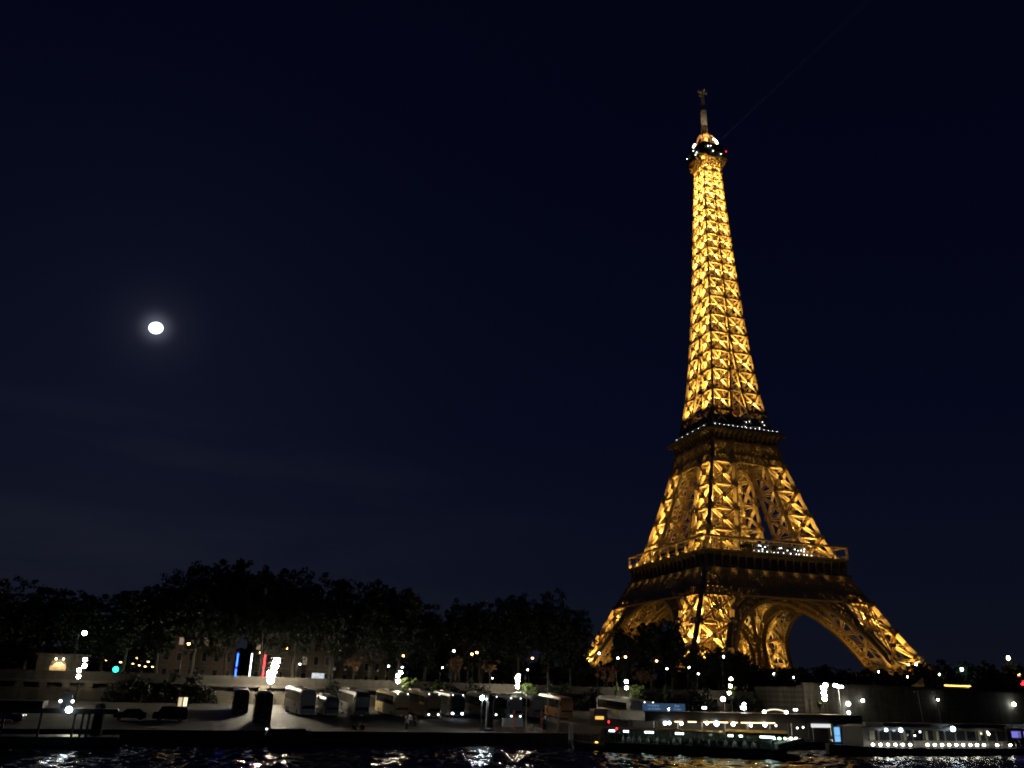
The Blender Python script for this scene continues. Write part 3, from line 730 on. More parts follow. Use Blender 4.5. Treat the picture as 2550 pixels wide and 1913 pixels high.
for i, (s, n, zc, w_, lb) in enumerate([(-16.7, 64, 11.6, 1.0, 'clipped lamplight tinted tree left of the black coaches'), (5.2, 64, 12.3, 1.15, 'clipped lamplight tinted tree left of the paired orange lamps'), (13.1, 64, 12.0, 1.0, 'clipped lamplight tinted tree right of the paired orange lamps'),
        (42.0, 64, 11.4, 1.3, 'lamplight tinted tree at the foot of the left tower leg'), (51.6, 64, 11.4, 1.2, 'lamplight tinted tree beneath the big dark arch tree'), (85.2, 80, 13.4, 1.5, 'lamplight tinted tree at the base of the far tower leg')]):
    plant(LAMPLIGHT[i % 2], s, n, zc-4.6*w_, (w_, w_, w_), lb, 'lamplight tinted clipped trees', rt.uniform(0, 6))
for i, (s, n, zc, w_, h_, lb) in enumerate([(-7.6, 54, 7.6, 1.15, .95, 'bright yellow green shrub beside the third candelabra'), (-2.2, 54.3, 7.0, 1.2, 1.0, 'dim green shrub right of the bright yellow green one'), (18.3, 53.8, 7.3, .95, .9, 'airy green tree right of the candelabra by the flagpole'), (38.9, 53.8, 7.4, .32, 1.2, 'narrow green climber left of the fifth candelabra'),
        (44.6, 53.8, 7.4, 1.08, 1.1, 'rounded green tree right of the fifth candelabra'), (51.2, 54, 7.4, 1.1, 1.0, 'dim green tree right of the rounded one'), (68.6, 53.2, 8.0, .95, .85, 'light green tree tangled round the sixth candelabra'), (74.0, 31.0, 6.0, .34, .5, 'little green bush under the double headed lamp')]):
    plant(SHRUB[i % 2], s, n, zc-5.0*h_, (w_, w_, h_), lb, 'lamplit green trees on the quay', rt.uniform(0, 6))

# ------------------------------------------------------------------ lamps
CANDEL = [('tall warm white candelabra lamp with four staggered globes at the left', [(-66.3, 10.24), (-66.2, 9.25), (-66.9, 8.51), (-66.8, 7.48)], 1.7, .40),
          ('brightest candelabra lamp, beside the red light tube', [(-34.1, 11.2), (-34.3, 10.3), (-34.5, 9.3), (-34.8, 8.4), (-35.0, 8.9), (-34.75, 7.8)], 9.5, .72),
          ('candelabra lamp beside the yellow green shrub', [(-10.2, 9.91), (-10.7, 9.3), (-10.6, 8.26)], 6.5, .42),
          ('bright candelabra lamp left of the white flagpole', [(14.85, 10.05), (14.6, 9.6), (14.7, 9.0), (14.7, 7.96)], 7.5, .42),
          ('two globe candelabra lamp beside the rounded green tree', [(40.3, 9.68), (40.3, 8.37)], 3.5, .42),
          ('three globe candelabra lamp wrapped in light green foliage', [(67.7, 10.97), (67.4, 9.43), (67.0, 7.93)], 2.0, .40),
          ('very bright candelabra lamp before the high wall at the right', [(95.0, 10.39), (94.2, 9.7), (94.5, 9.2), (94.3, 8.5), (94.5, 7.9), (94.4, 7.21)], 4.0, .48)]
def glb(k): return glow('globe_glass', (1.0, 0.88, 0.66), 38*k)
for lb, gl, k, rad in CANDEL:
    n = 52.0 if gl[0][0] < 70 else 30.0
    # the last one stands in front of the embankment wall: same line of sight, nearer
    if n < 50:
        gl = [(s-19.8, 7.1+(z-7.1)*.87) for s, z in gl]
    s0 = sum(g[0] for g in gl)/len(gl); zl = min(g[1] for g in gl)
    t = thing('candelabra_lamp', lb, 'street lamp', q(s0, n, gz(n)), QA, 'candelabra lamps along the quay wall')
    m = MB(); b = -gz(n)
    m.lathe([(.32, 0), (.32, .5), (.2, .7), (.14, 1.2), (.11, zl+b-.4), (.09, max(g[1] for g in gl)+b-.2)], (0, 0, 0), 10); m.build('pole', M['black_metal'], t)
    m = MB()
    for s, z in gl: m.beam((0, 0, z+b-.5), (s-s0, 0, z+b-.42), .07); m.tube((s-s0, 0, z+b-.5), (s-s0, 0, z+b-.3), .1, .16, 8)
    m.build('arm', M['black_metal'], t)
    gm = glb(k)
    for s, z in gl:
        m = MB(); m.ball((s-s0, 0, z+b), rad*.82, 12, 8); m.build('globe', gm, t, True)
        m = MB(); m.lathe([(rad*2.0, .70*rad), (rad*1.9, .80*rad), (rad*.4, 1.12*rad), (.03, 1.3*rad)], (s-s0, 0, z+b), 10); m.build('hood', M['black_metal'], t)  # hood added, brim widened to keep the globes' light off the trees
def lamp_proto(name, mtl, r, H, arm=.9):
    t = thing(name, 'lamp', 'street lamp')
    m = MB(); m.lathe([(.16, 0), (.14, .9), (.08, 1.1), (.06, H-.1)], (0, 0, 0), 8); m.beam((0, 0, H-.15), (arm, 0, H+.25), .07)
    m.build('pole', M['black_metal'], t)
    m = MB(); m.lathe([(.34, 0), (.3, .12), (.08, .3), (.03, .34)], (arm, 0, H+.12), 8); m.build('hood', M['black_metal'], t)
    m = MB(); m.ball((arm, 0, H), r, 10, 6, (1, 1, .9)); m.build('bulb', mtl, t, True)
    return t
def lamps(proto, H, arm, lst, group, base=6.9):
    first = True
    for s, n, z, lb in lst:
        sc = (z-base)/H
        loc = q(s-arm, n, base)
        if first: o = proto; o.location = loc; o.rotation_euler = (0, 0, QA); o.scale = (1, 1, sc); first = False
        else: o = dup(proto, loc, QA, None, (1, 1, sc))
        o['label'] = lb; o['group'] = group
OR = [(-49.6, 60.5, 13.9, 'large orange street lamp left of the blue light tube'), (-29.7, 72, 14.32, 'orange lamp before the pale building'), (-18.7, 72, 14.29, 'brighter orange lamp of the pair right of the pale building'), (-19.6, 72, 13.9, 'smaller orange lamp touching the pair right of the pale building'), (-4.3, 72, 13.77, 'orange lamp above the third candelabra'), (-34.9, 72, 13.23, 'orange lamp just above the red light tube'),
      (12.9, 72, 15.13, 'right orange lamp of the pair between lamplight tinted trees'), (11.7, 72, 14.74, 'left orange lamp of the pair between lamplight tinted trees'), (26.8, 72, 14.43, 'orange lamp above the quay flagpole'), (51.7, 72, 15.65, 'orange lamp in front of the dark tree in the left arch'), (60.5, 72, 15.03, 'orange lamp below the middle of the left arch')]
lamps(lamp_proto('street_lamp', M['g_orange'], .25, 7.5), 7.5, .9, OR, 'orange street lamps')
WA = [(-63.5, 110, 14.79, 'amber lamp highest above the green traffic light'), (-65.2, 110, 11.39, 'amber lamp left of the green traffic light'), (-62.1, 110, 11.06, 'large amber lamp just above the green traffic light')]
WA += [(s, 110, z, 'small amber lamp in the cluster right of the green traffic light') for s, z in ((-59.4, 10.79), (-58.8, 12.08), (-57.9, 10.49), (-56.6, 10.26), (-56.1, 11.36), (-55.0, 10.23), (-53.8, 10.81), (-53.6, 9.96))]
WA += [(-78.2, 110, 14.24, 'small amber lamp high above the lit doorway')]
lamps(lamp_proto('avenue_lamp', M['g_amber'], .25, 7.5), 7.5, .9, WA, 'small amber avenue lamps')
WH = [(-27.6, 66, 11.1, 'small white lamp right of the brightest candelabra'), (-9.1, 66, 11.34, 'greenish white lamp left of the third candelabra'), (-6.1, 66, 11.2, 'tiny white lamp above the third candelabra'), (2.9, 66, 11.42, 'white lamp left of the first pair of lamplight tinted trees'), (5.3, 66, 15.0, 'tiny white lamp high above the lamplight tinted trees'), (23.0, 66, 11.66, 'white lamp behind the top of the quay flagpole'),
      (46.2, 66, 15.0, 'white lamp beside the orange one in the left arch'), (76.2, 66, 16.5, 'white lamp in the tree under the near tower leg'), (45.2, 66, 11.76, 'white lamp above the fifth candelabra'), (65.9, 66, 13.6, 'brighter of the white lamps above the sign'), (59.6, 66, 13.1, 'faint white lamp left above the sign'), (68.5, 66, 12.2, 'white lamp low above the pontoon roof'), (41.2, 66, 15.9, 'white lamp on the left tower leg foot'), (-54.6, 66, 7.97, 'low white lamp behind the parapet at the left'), (14.6, 66, 9.63, 'faint white lamp by the lamplight tinted tree trunk')]
WP = lamp_proto('park_lamp', M['g_white'], .17, 5.0, .5)
lamps(WP, 5.0, .5, WH, 'white park lamps behind the quay wall')
RW = [(110.7, 90, 13.69, 'white lamp left of the very bright right candelabra'), (117.7, 90, 12.91, 'small white lamp above the double headed lamp'), (150.2, 90, 15.49, 'white lamp left of the right tower leg foot'), (161.6, 90, 14.37, 'big white lamp at the right tower leg foot'), (175.1, 90, 15.5, 'greenish white lamp right of the tower leg')]
o0 = dup(WP, q(0, 0, 0), QA)
lamps(o0, 5.0, .5, RW, 'white lamps behind the embankment wall')
lamps(lamp_proto('road_lamp', M['g_mint'], .42, 7.5), 7.5, .9, [(185.2, 90, 17.33, 'bright greenish white road lamp at the right'), (-67.6, 58.6, 14.9, 'mint green road lamp shining into the left trees')], 'mint green road lamps')
lamps(lamp_proto('square_lamp', glow('yellow_star_lamp', (1.0, .78, .32), 24), .5, 9.0), 9.0, .9, [(207.1, 90, 21.59, 'yellow star bright lamp at the far right'), ], 'lamps at the right edge', 6.8)
lamps(lamp_proto('corner_lamp', M['g_orange'], .42, 9.0), 9.0, .9, [(210.8, 90, 16.67, 'orange lamp above the red light at the right edge')], 'lamps at the right edge', 6.8)
def traffic_light(s, n, z, mtl, lb, lit, r):
    t = thing('traffic_light', lb, 'traffic light', q(s, n, 6.9), QA)
    m = MB(); m.tube((0, 0, 0), (0, 0, z-7.2), .09, .07, 8); m.build('pole', M['black_metal'], t)
    m = MB(); m.b2(-.2, .2, -.14, .14, z-8.3 if lit else z-7.3, z-6.5 if lit else z-5.9); m.build('signal_box', M['black_metal'], t)
    m = MB(); m.ball((0, -.2, z-6.9), r, 10, 6); m.build('signal_lens', mtl, t, True)
traffic_light(-61.6, 66, 8.97, M['g_green'], 'green traffic light left of the small amber lamps', 1, .5)
traffic_light(211.6, 90, 13.92, M['g_red'], 'red traffic light at the far right edge', 0, .75)
t = thing('double_headed_lamp', 'double headed white lamp on a thin pole by the very bright right candelabra', 'street lamp', q(78.6, 30, 2.2), QA)
m = MB(); m.tube((0, 0, 0), (0, 0, 7.6), .09, .06, 8); m.beam((-.9, 0, 7.75), (.9, 0, 7.5), .08); m.build('pole', M['grey_metal'], t)
for x, z, r_ in ((-.75, 7.75, .46), (-.3, 7.6, .4), (.75, 7.5, .38)):
    m = MB(); m.ball((x, 0, z), r_, 10, 6, (1.3, 1, .7)); m.build('lamp_head', M['g_white'], t, True)
for s, n, z, r_, lb in ((89.4, 39.3, 6.35, .5, 'large white wall lamp on the embankment wall'), (93.7, 39.3, 7.1, .36, 'white wall lamp right of the large one'), (89.3, 39.3, 4.5, .36, 'lower white wall lamp beneath the large one'), (116.6, 39.3, 7.75, .26, 'small bluish wall lamp between the two masts'), (141.5, 39.3, 7.2, .5, 'white wall lamp beside the lit panel at the right')):
    t = thing('wall_lamp', lb, 'wall lamp', q(s, n, z), QA, 'lamps on the embankment wall')
    m = MB(); m.beam((0, .55, .25), (0, 0, .1), .08); m.b2(-.12, .12, .5, .62, 0, .5); m.build('bracket', M['black_metal'], t)
    m = MB(); m.ball((0, -.1, 0), r_, 10, 6, (1, .8, .9)); m.build('lamp_glass', M['g_white'], t, True)
# lit panel, kiosk and tents on top of the embankment
t = thing('backlit_display', 'upright white backlit panel at the right edge', 'panel', q(152.5, 44, 3.6), QA)
m = MB(); m.b2(-.8, 1.9, -.12, .12, 0, 5.2); m.build('frame', M['grey_metal'], t)
m = MB(); m.b2(-.65, 1.75, -.16, -.13, 1.2, 4.9); m.build('screen', glow('panel_light', (.85, 1, .92), 2.0), t)
t = thing('market_kiosk', 'long low kiosk with a glowing amber awning edge', 'kiosk', q(129.5, 45, 9.6), QA)
m = MB(); m.b2(-4.4, 4.4, 0, 3, -.5, 1.4); m.build('cabin', M['stone_dark'], t)
m = MB(); m.prism([(-4.7, 1.4), (4.7, 1.4), (4.4, 1.9), (-4.4, 1.9)], -.6, 3.2); m.build('awning', M['iron_dark'], t)
m = MB(); m.b2(-4.4, 3.9, -.72, -.62, 1.42, 1.6); m.build('light_strip', glow('amber_strip', (1.0, .55, .1), 7), t)
m = MB(); m.b2(4.45, 6.1, .3, 2, -.5, 1.0); m.build('counter', mat('pinkish_counter', (.5, .33, .25)), t)
ld = bpy.data.lights.new('kiosk_bulb', 'POINT'); ld.energy = 150; ld.color = (1, .7, .4); lo = bpy.data.objects.new('kiosk_bulb', ld); COL.objects.link(lo); lo.parent = t; lo.location = (5, -.9, 1.5)
for s, w_, lb in ((119.0, 2.6, 'dark pointed tent at the foot of the right tower leg'), (122.3, 1.5, 'smaller dark pointed tent beside the larger tent')):
    t = thing('pointed_tent', lb, 'tent', q(s, 45, 9.6), QA, 'dark tents')
    m = MB(); m.loft([[(i*u*w_, j*u*w_, z) for i, j in ((-1, -1), (1, -1), (1, 1), (-1, 1))] for u, z in ((1, .8), (.5, 1.7), (.04, 3.1))]); m.build('canopy', M['iron_dark'], t)
    for i, j in ((-1, -1), (1, -1), (1, 1), (-1, 1)):
        m = MB(); m.tube((i*w_*.95, j*w_*.95, -.4), (i*w_*.95, j*w_*.95, .85), .06, .06, 6); m.build('leg', M['grey_metal'], t)

# ------------------------------------------------------------------ light tubes, poster, buildings
for i, (s, col, lb, segs) in enumerate(((-40.4, 'g_blue', 'blue vertical light tube in two pieces', ((8.0, 9.7), (10.3, 12.7))), (-37.8, 'g_whitetube', 'white vertical light tube in two pieces', ((8.4, 10.7), (10.95, 12.8))), (-35.3, 'g_redtube', 'red vertical light tube in two pieces', ((7.95, 9.5), (10.1, 12.6))))):
    t = thing('light_column', lb, 'light column', q(s, 60.2, 6.9), QA, 'tricolour light columns')
    m = MB(); m.b2(-.14, .14, .1, .3, 0, 6.0); m.build('post', M['black_metal'], t)
    for a, b_ in segs:
        m = MB(); a2, b2 = 7.1+(a-7.1)*.965-6.9, 7.1+(b_-7.1)*.965-6.9
        m.tube((0, 0, a2), (0, 0, b2), .12, .12, 10); m.build('tube', M[col], t)
t = thing('poster_board', 'small bluish backlit poster board above the coaches', 'billboard', q(-24.4, 62, 7.0), QA)
m = MB(); m.b2(-1.3, 1.3, 0, .15, 1.0, 2.5); m.build('frame', M['black_metal'], t)
for x in (-.9, .9):
    m = MB(); m.tube((x, .08, 0), (x, .08, 1.0), .06, .06, 6); m.build('leg', M['black_metal'], t)
pm = mat('poster_print', (.30, .36, .45), .5, 0, .95, 1.6, emit=(.5, .62, .8), es=0.0)
nt2 = pm.node_tree; bb = nt2.nodes['Principled BSDF']; mixn = [n for n in nt2.nodes if n.type == 'MIX'][0]
nt2.links.new(mixn.outputs[2], bb.inputs['Emission Color']); bb.inputs['Emission Strength'].default_value = .55
m = MB(); m.b2(-1.22, 1.22, -.03, -.002, 1.08, 2.42); m.build('poster', pm, t)
def building(name, lb, s0, s1, n0, n1, z1, mtl, rows, lit, seed):
    t = onq(thing(name, lb, 'building')); r = random.Random(seed)
    m = MB(); m.b2(s0, s1, n0, n1, 6.5, z1); m.build('wall', mtl, t)
    m = MB(); m.b2(s0-.4, s1+.4, n0-.4, n1+.4, z1, z1+.5); m.prism([(s0, z1+.5), (s1, z1+.5), (s1-1.5, z1+3), (s0+1.5, z1+3)], n0+.2, n1-.2); m.build('roof', M['iron_dark'], t)
    m = MB(); m.b2(s0-.06, s1+.06, n0-.14, n0-.001, 10.2, 10.5); m.build('string_course', M['stone'], t)
    k = int((s1-s0)/2.3); i = 0
    for zz in rows:
        for c in range(k):
            x = s0+(c+.5)*(s1-s0)/k; i += 1
            w_ = MB(); w_.b2(x-.55, x+.55, n0-.09, n0-.003, zz, zz+1.9); f = w_.build('window_frame', M['stone_dark'], t)
            w_ = MB(); w_.b2(x-.45, x+.45, n0-.12, n0-.095, zz+.1, zz+1.8)
            w_.build('pane', M['g_window'] if i in lit else M['dark_glass'], f)
building('stone_building', 'pale stone building lit by the brightest candelabra', -36, -18.5, 78, 90, 16.2, M['facade'], (7.8, 11.2, 13.9), {12, 15}, 3)
building('brick_building', 'reddish building behind the blue light tube', -54, -39, 82, 94, 17.5, mat('brownish_brick', (.05, .03, .024), .85, 0, .3, 1.5), (7.8, 11.2, 14.4), {14, 16, 17, 18}, 4)
building('corner_building', 'plain tan building in the dark behind the lamplight tinted trees', -16, 2, 95, 105, 13, M['stone'], (7.8, 10.6), set(), 5)
t = onq(thing('gate_pavilion', 'small stone pavilion with a warmly lit arched doorway at the left', 'pavilion'))
m = MB(); m.b2(-74.5, -66.5, 61, 66, 6.8, 10.9); m.build('wall', M['stone'], t)
m = MB(); m.b2(-74.9, -66.1, 60.6, 66.4, 10.9, 11.3); m.build('cornice', M['stone'], t)
m = MB(); m.prism([(-71.0+1.3*math.cos(a), 9.3+1.0*math.sin(a)) for a in [math.pi*i/8 for i in range(9)]]+[(-72.3, 6.9), (-69.7, 6.9)], 60.85, 60.995); dd = m.build('doorway', mat('sand_niche', (.5, .4, .27), .8), t)
for x in (-71.5, -70.3):
    m = MB(); m.ball((x, 60.5, 10.4), .12, 8, 5); m.build('door_lamp', M['g_warm'], t)
ld = bpy.data.lights.new('door_bulb', 'SPOT'); ld.energy = 380; ld.spot_size = R(100); ld.color = (1, .72, .38); lo = bpy.data.objects.new('door_bulb', ld); COL.objects.link(lo); lo.parent = t; lo.location = (-70.9, 60.0, 10.2); lo.rotation_euler = (R(18), 0, 0)

# ------------------------------------------------------------------ distant garden trees (one mass)
def belt(name, segs, label):
    r = np.random.RandomState(9); V = []
    for s0, s1, n, zt, cnt in segs:
        for i in range(cnt):
            s = r.uniform(s0, s1); nn = n+r.uniform(-5, 5); top = zt+1.3*math.sin(s*.35)+1.0*math.sin(s*.13+n)+r.uniform(-1, .6)
            per = 26; c = np.array([s, nn, r.uniform(7.2, top)])
            o = r.normal(0, 1, (per, 3)); o /= np.linalg.norm(o, axis=1)[:, None]; o *= r.uniform(.4, 1.5, (per, 1))
            a = r.normal(0, 1, (per, 3)); a /= np.linalg.norm(a, axis=1)[:, None]; bq = np.cross(a, r.normal(0, 1, (per, 3))); bq /= np.linalg.norm(bq, axis=1)[:, None]
            sz = r.uniform(.5, 1.0, (per, 1)); ce = c+o
            V.append(np.stack([ce-a*sz, ce-bq*sz*.7, ce+a*sz, ce+bq*sz*.7], 1).reshape(-1, 3))
    V = np.concatenate(V); nf = len(V)//4
    me = bpy.data.meshes.new(name); me.vertices.add(len(V)); me.vertices.foreach_set('co', V.ravel())
    me.loops.add(len(V)); me.loops.foreach_set('vertex_index', np.arange(len(V)))
    me.polygons.add(nf); me.polygons.foreach_set('loop_start', np.arange(0, len(V), 4)); me.polygons.foreach_set('loop_total', np.full(nf, 4)); me.update()
    me.materials.append(M['leaf']); o = bpy.data.objects.new(name, me); COL.objects.link(o); onq(o)
    return tag(o, label, 'trees', None, 'stuff')
belt('far_garden_wood', [(-150, 60, 135, 15.5, 1500), (60, 330, 128, 15.0, 1700)], 'dark low wood of far garden trees behind the lamps')

def hedge(s0, s1, n, z0, z1, label, seed, mtl='leaf'):
    r = np.random.RandomState(seed); cnt = int((s1-s0)*(z1-z0)*1.5); per = 40; V = []
    for i in range(cnt):
        s = r.uniform(s0, s1); f = (s-s0)/(s1-s0); top = z0+(z1-z0)*min(1, 4.5*f*(1-f))**.6*(.86+.14*math.sin(s*1.7+seed)); c = np.array([s, n+r.uniform(-.5, .5), r.uniform(z0, max(z0+.5, top))])
        o = r.normal(0, 1, (per, 3)); o /= np.linalg.norm(o, axis=1)[:, None]; o *= r.uniform(.2, .85, (per, 1))
        a = r.normal(0, 1, (per, 3)); a /= np.linalg.norm(a, axis=1)[:, None]; bq = np.cross(a, r.normal(0, 1, (per, 3))); bq /= np.linalg.norm(bq, axis=1)[:, None]
        sz = r.uniform(.12, .26, (per, 1)); ce = c+o
        V.append(np.stack([ce-a*sz, ce-bq*sz*.7, ce+a*sz, ce+bq*sz*.7], 1).reshape(-1, 3))
    V = np.concatenate(V); nf = len(V)//4
    me = bpy.data.meshes.new('hedge'); me.vertices.add(len(V)); me.vertices.foreach_set('co', V.ravel())
    me.loops.add(len(V)); me.loops.foreach_set('vertex_index', np.arange(len(V)))
    me.polygons.add(nf); me.polygons.foreach_set('loop_start', np.arange(0, len(V), 4)); me.polygons.foreach_set('loop_total', np.full(nf, 4)); me.update()
    me.materials.append(M[mtl]); o = bpy.data.objects.new('hedge', me); COL.objects.link(o); onq(o)
    return tag(o, label, 'hedge', 'dark climbing hedges on the retaining wall')
hedge(-62.5, -54.5, 54.6, 2.4, 9.6, 'dark climbing hedge on the wall under the green traffic light', 1)
hedge(-55.0, -43.5, 54.7, 2.4, 9.2, 'dark climbing hedge on the wall left of the two dark nose on coaches', 2)
hedge(-25.5, -19.0, 54.7, 2.4, 8.8, 'dark climbing hedge behind the black double deck coach', 3)
hedge(-4.6, 3.4, 54.6, 2.4, 9.6, 'dark climbing hedge behind the coach with blazing headlights', 4)
hedge(2.8, 10.4, 54.5, 2.4, 9.0, 'dark climbing hedge behind the coach with the amber sign', 5)
hedge(20.6, 29.5, 54.6, 2.4, 9.2, 'dark climbing hedge left of the narrow green climber', 6)
hedge(29.0, 38.2, 54.7, 2.4, 8.6, 'dark climbing hedge directly left of the fifth candelabra', 7)
hedge(52.5, 66.2, 54.5, 2.4, 9.4, 'long dark climbing hedge left of the sixth candelabra', 8)
hedge(69.6, 77.6, 54.4, 2.4, 9.4, 'dark climbing hedge right of the sixth candelabra', 9)

# ------------------------------------------------------------------ coaches and cars
def lerp3(a, b, t): return tuple(x+(y-x)*t for x, y in zip(a, b))
def coach(s, n, label, col, roofc, L=12.0, H=3.75, W=2.5, rz=0.0, lights=None, sign=None, motif=None, glassc='dark_glass', skirt=None):
    """front at y = 0 looking to -y (towards the river)"""
    t = thing('coach', label, 'coach', q(s, n, gz(n)), QA+rz, 'coaches parked nose to the river')
    if n > 25: t.rotation_euler = (R(3.1), 0, QA+rz)      # the quay climbs towards the wall
    body = mat('coach_paint', col, .3, 0, .05, .5); roofm = mat('coach_roof', roofc, .45, 0, .08, .5)
    def ring(y, w_, zb, zt, r=.28):
        x = w_/2; return [(-x, y, zb), (x, y, zb), (x, y, zt-r), (x-r*.3, y, zt-r*.3), (x-r, y, zt), (-x+r, y, zt), (-x+r*.3, y, zt-r*.3), (-x, y, zt-r)]
    m = MB(); m.loft([ring(0.0, W-.24, .42, H-.75), ring(.10, W-.06, .36, H-.42), ring(.38, W, .32, H-.12), ring(.9, W, .32, H), ring(L-.4, W, .32, H), ring(L, W-.15, .45, H-.2)]); m.build('body', body, t)
    m = MB(); m.loft([[(-W/2+.3, y, H+.01), (W/2-.3, y, H+.01), (W/2-.45, y, H+.1), (-W/2+.45, y, H+.1)] for y in (1.0, L-.5)]); m.b2(-.7, .7, L*.55, L*.55+2.2, H+.1, H+.28); m.build('roof', roofm, t)
    m = MB(); y0 = -.015
    m.loft([[(-W/2+.16, -.03, 1.25), (W/2-.16, -.03, 1.25), (W/2-.1, .10, H-.72), (W/2-.22, .34, H-.2), (-W/2+.22, .34, H-.2), (-W/2+.1, .10, H-.72)], [(-W/2+.16, .05, 1.25), (W/2-.16, .05, 1.25), (W/2-.1, .2, H-.72), (W/2-.22, .5, H-.2), (-W/2+.22, .5, H-.2), (-W/2+.1, .2, H-.72)]])
    m.build('windscreen', M[glassc], t)
    for sx in (-1, 1):
        m = MB(); x0, x1 = sorted((sx*(W/2-.02), sx*(W/2+.012))); m.b2(x0, x1, 1.5, L-.5, H-1.95, H-.5); m.build('side_window', M['dark_glass'], t)
        for y in (2.3, L-3.6, L-2.3):
            m = MB(); m.tube((sx*(W/2-.3), y, .5), (sx*(W/2+.005), y, .5), .5, .5, 14); wl = m.build('wheel', M['rubber'], t)
            m = MB(); m.tube((sx*(W/2-.1), y, .5), (sx*(W/2+.02), y, .5), .26, .22, 10); m.build('rim', M['grey_metal'], wl)
        m = MB(); m.ball((sx*(W/2-.42), -.02, .78), .15, 8, 5, (1.2, .5, .8)); m.build('headlight', M['g_cool'] if lights == 'full' else (M['g_small'] if lights == 'side' else M['grey_metal']), t)
        m = MB(); m.beam((sx*(W/2-.1), .2, H-.6), (sx*(W/2+.25), -.25, H-.75), .06); m.b2(sx*(W/2+.25)-.1, sx*(W/2+.25)+.1, -.33, -.2, H-1.35, H-.75); m.build('mirror', M['black_metal'], t)
        if lights:
            m = MB(); m.ball((sx*(W/2-.35), .3, H-.08), .09, 8, 5); m.build('marker_light', M['g_small'], t)
    m = MB(); m.b2(-W/2+.2, W/2-.2, -.07, .2, .36, .62); m.build('bumper', mat('bumper_paint', skirt or col, .4, 0, .05), t)
    m = MB(); m.b2(-.3, .3, -.085, -.07, .42, .54); m.build('number_plate', M['white_paint'], t)
    if lights == 'full':
        for sx in (-1, 1):
            ld = bpy.data.lights.new('headlight_beam', 'SPOT'); ld.energy = 5000; ld.spot_size = R(70); ld.spot_blend = .6; ld.color = (.9, .96, 1); ld.shadow_soft_size = .08
            lo = bpy.data.objects.new('headlight_beam', ld); COL.objects.link(lo); lo.parent = t; lo.location = (sx*(W/2-.42), -.2, .8); lo.rotation_euler = (R(84), 0, 0)
    if sign:
        m = MB(); m.b2(-.5, .5, .24, .33, H-.62, H-.34); m.build('destination_sign', M[sign], t)
    if motif:
        for (a, b_, z0, z1, c) in motif:
            m = MB(); m.prism([(a, z0), (b_, z0+.15), (b_-.5, z1), (a+.4, z1-.1)], 0, .02)
            m.v = [(-W/2-.018-v[1], v[0], v[2]) for v in m.v]; m.build('painted_motif', mat('motif_paint', c, .4, 0, .05), t)
    return t
M['g_boat'] = glow('boat_cool_lamp', (.72, .88, 1.0), 16, False)
M['g_small'] = glow('small_white_lamp', (.95, 1, 1), 6, False)
WHT, GRY, DRK = (.45, .435, .40), (.32, .31, .29), (.035, .035, .04)
M['g_amber_sign'] = glow('amber_display', (1.0, .55, .05), 2.2)
coach(-41.2, 35.5, 'dark coach seen nose on behind the nearer dark coach', DRK, WHT, 10, 3.5, 2.5, R(-4))
coach(-39.9, 16.0, 'nearest tall dark coach with a white roof, front in shadow', (.05, .045, .04), (.75, .73, .68), 8.5, 4.1, 2.45, R(-5))
coach(-30.9, 31.8, 'tall white coach with a dark square patch on its side', WHT, WHT, 11.5, 4.05, 2.5, R(6), motif=[(3.0, 4.6, 1.3, 2.0, (.12, .08, .06))])
coach(-27.0, 31.6, 'small white coach with a low white bumper band', (.16, .16, .16), GRY, 8.5, 3.05, 2.35, R(4), skirt=(.7, .7, .68))
coach(-22.2, 30.8, 'black double deck coach with a grey roof', DRK, WHT, 12, 4.0, 2.5, R(3))
coach(-15.0, 32.0, 'tan sided coach with a dark windscreen and lit roof', (.45, .34, .16), WHT, 12, 3.95, 2.5, R(3), lights='roof')
coach(-9.9, 30.3, 'bronze coach with small round lights along its front', (.22, .15, .08), WHT, 12.5, 4.1, 2.55, R(1), lights='side')
coach(-4.6, 33.2, 'black coach with both headlights blazing white', (.03, .035, .04), (.6, .48, .42), 12, 3.9, 2.6, R(-1), lights='full')
coach(1.5, 32.3, 'dark coach with a small amber destination sign', DRK, WHT, 12, 3.85, 2.5, R(-2), lights='side', sign='g_amber_sign')
coach(5.0, 29.5, 'dark fronted coach with a white roof behind the flagpole', (.25, .25, .25), WHT, 12, 3.8, 2.5, R(-2), lights='side')
coach(11.3, 33.8, 'white coach to the right of the white flagpole', WHT, WHT, 12, 3.8, 2.5, R(-3))
coach(17.2, 34.0, 'orange and brown coach near the thin dark pole', (.62, .24, .045), (.65, .5, .35), 12, 3.8, 2.5, R(-3))
coach(28.2, 27.5, 'white coach with a yellow and orange motif on its side', WHT, WHT, 12, 3.9, 2.5, R(4), motif=[(4.0, 6.2, 1.0, 1.9, (.7, .5, .06)), (2.2, 4.0, 1.1, 1.8, (.65, .22, .04)), (6.4, 8.0, .9, 1.7, (.3, .32, .36))])
coach(31.6, 28.5, 'grey coach beside the white one with the motif', GRY, WHT, 12, 3.7, 2.5, R(-2), lights='side')
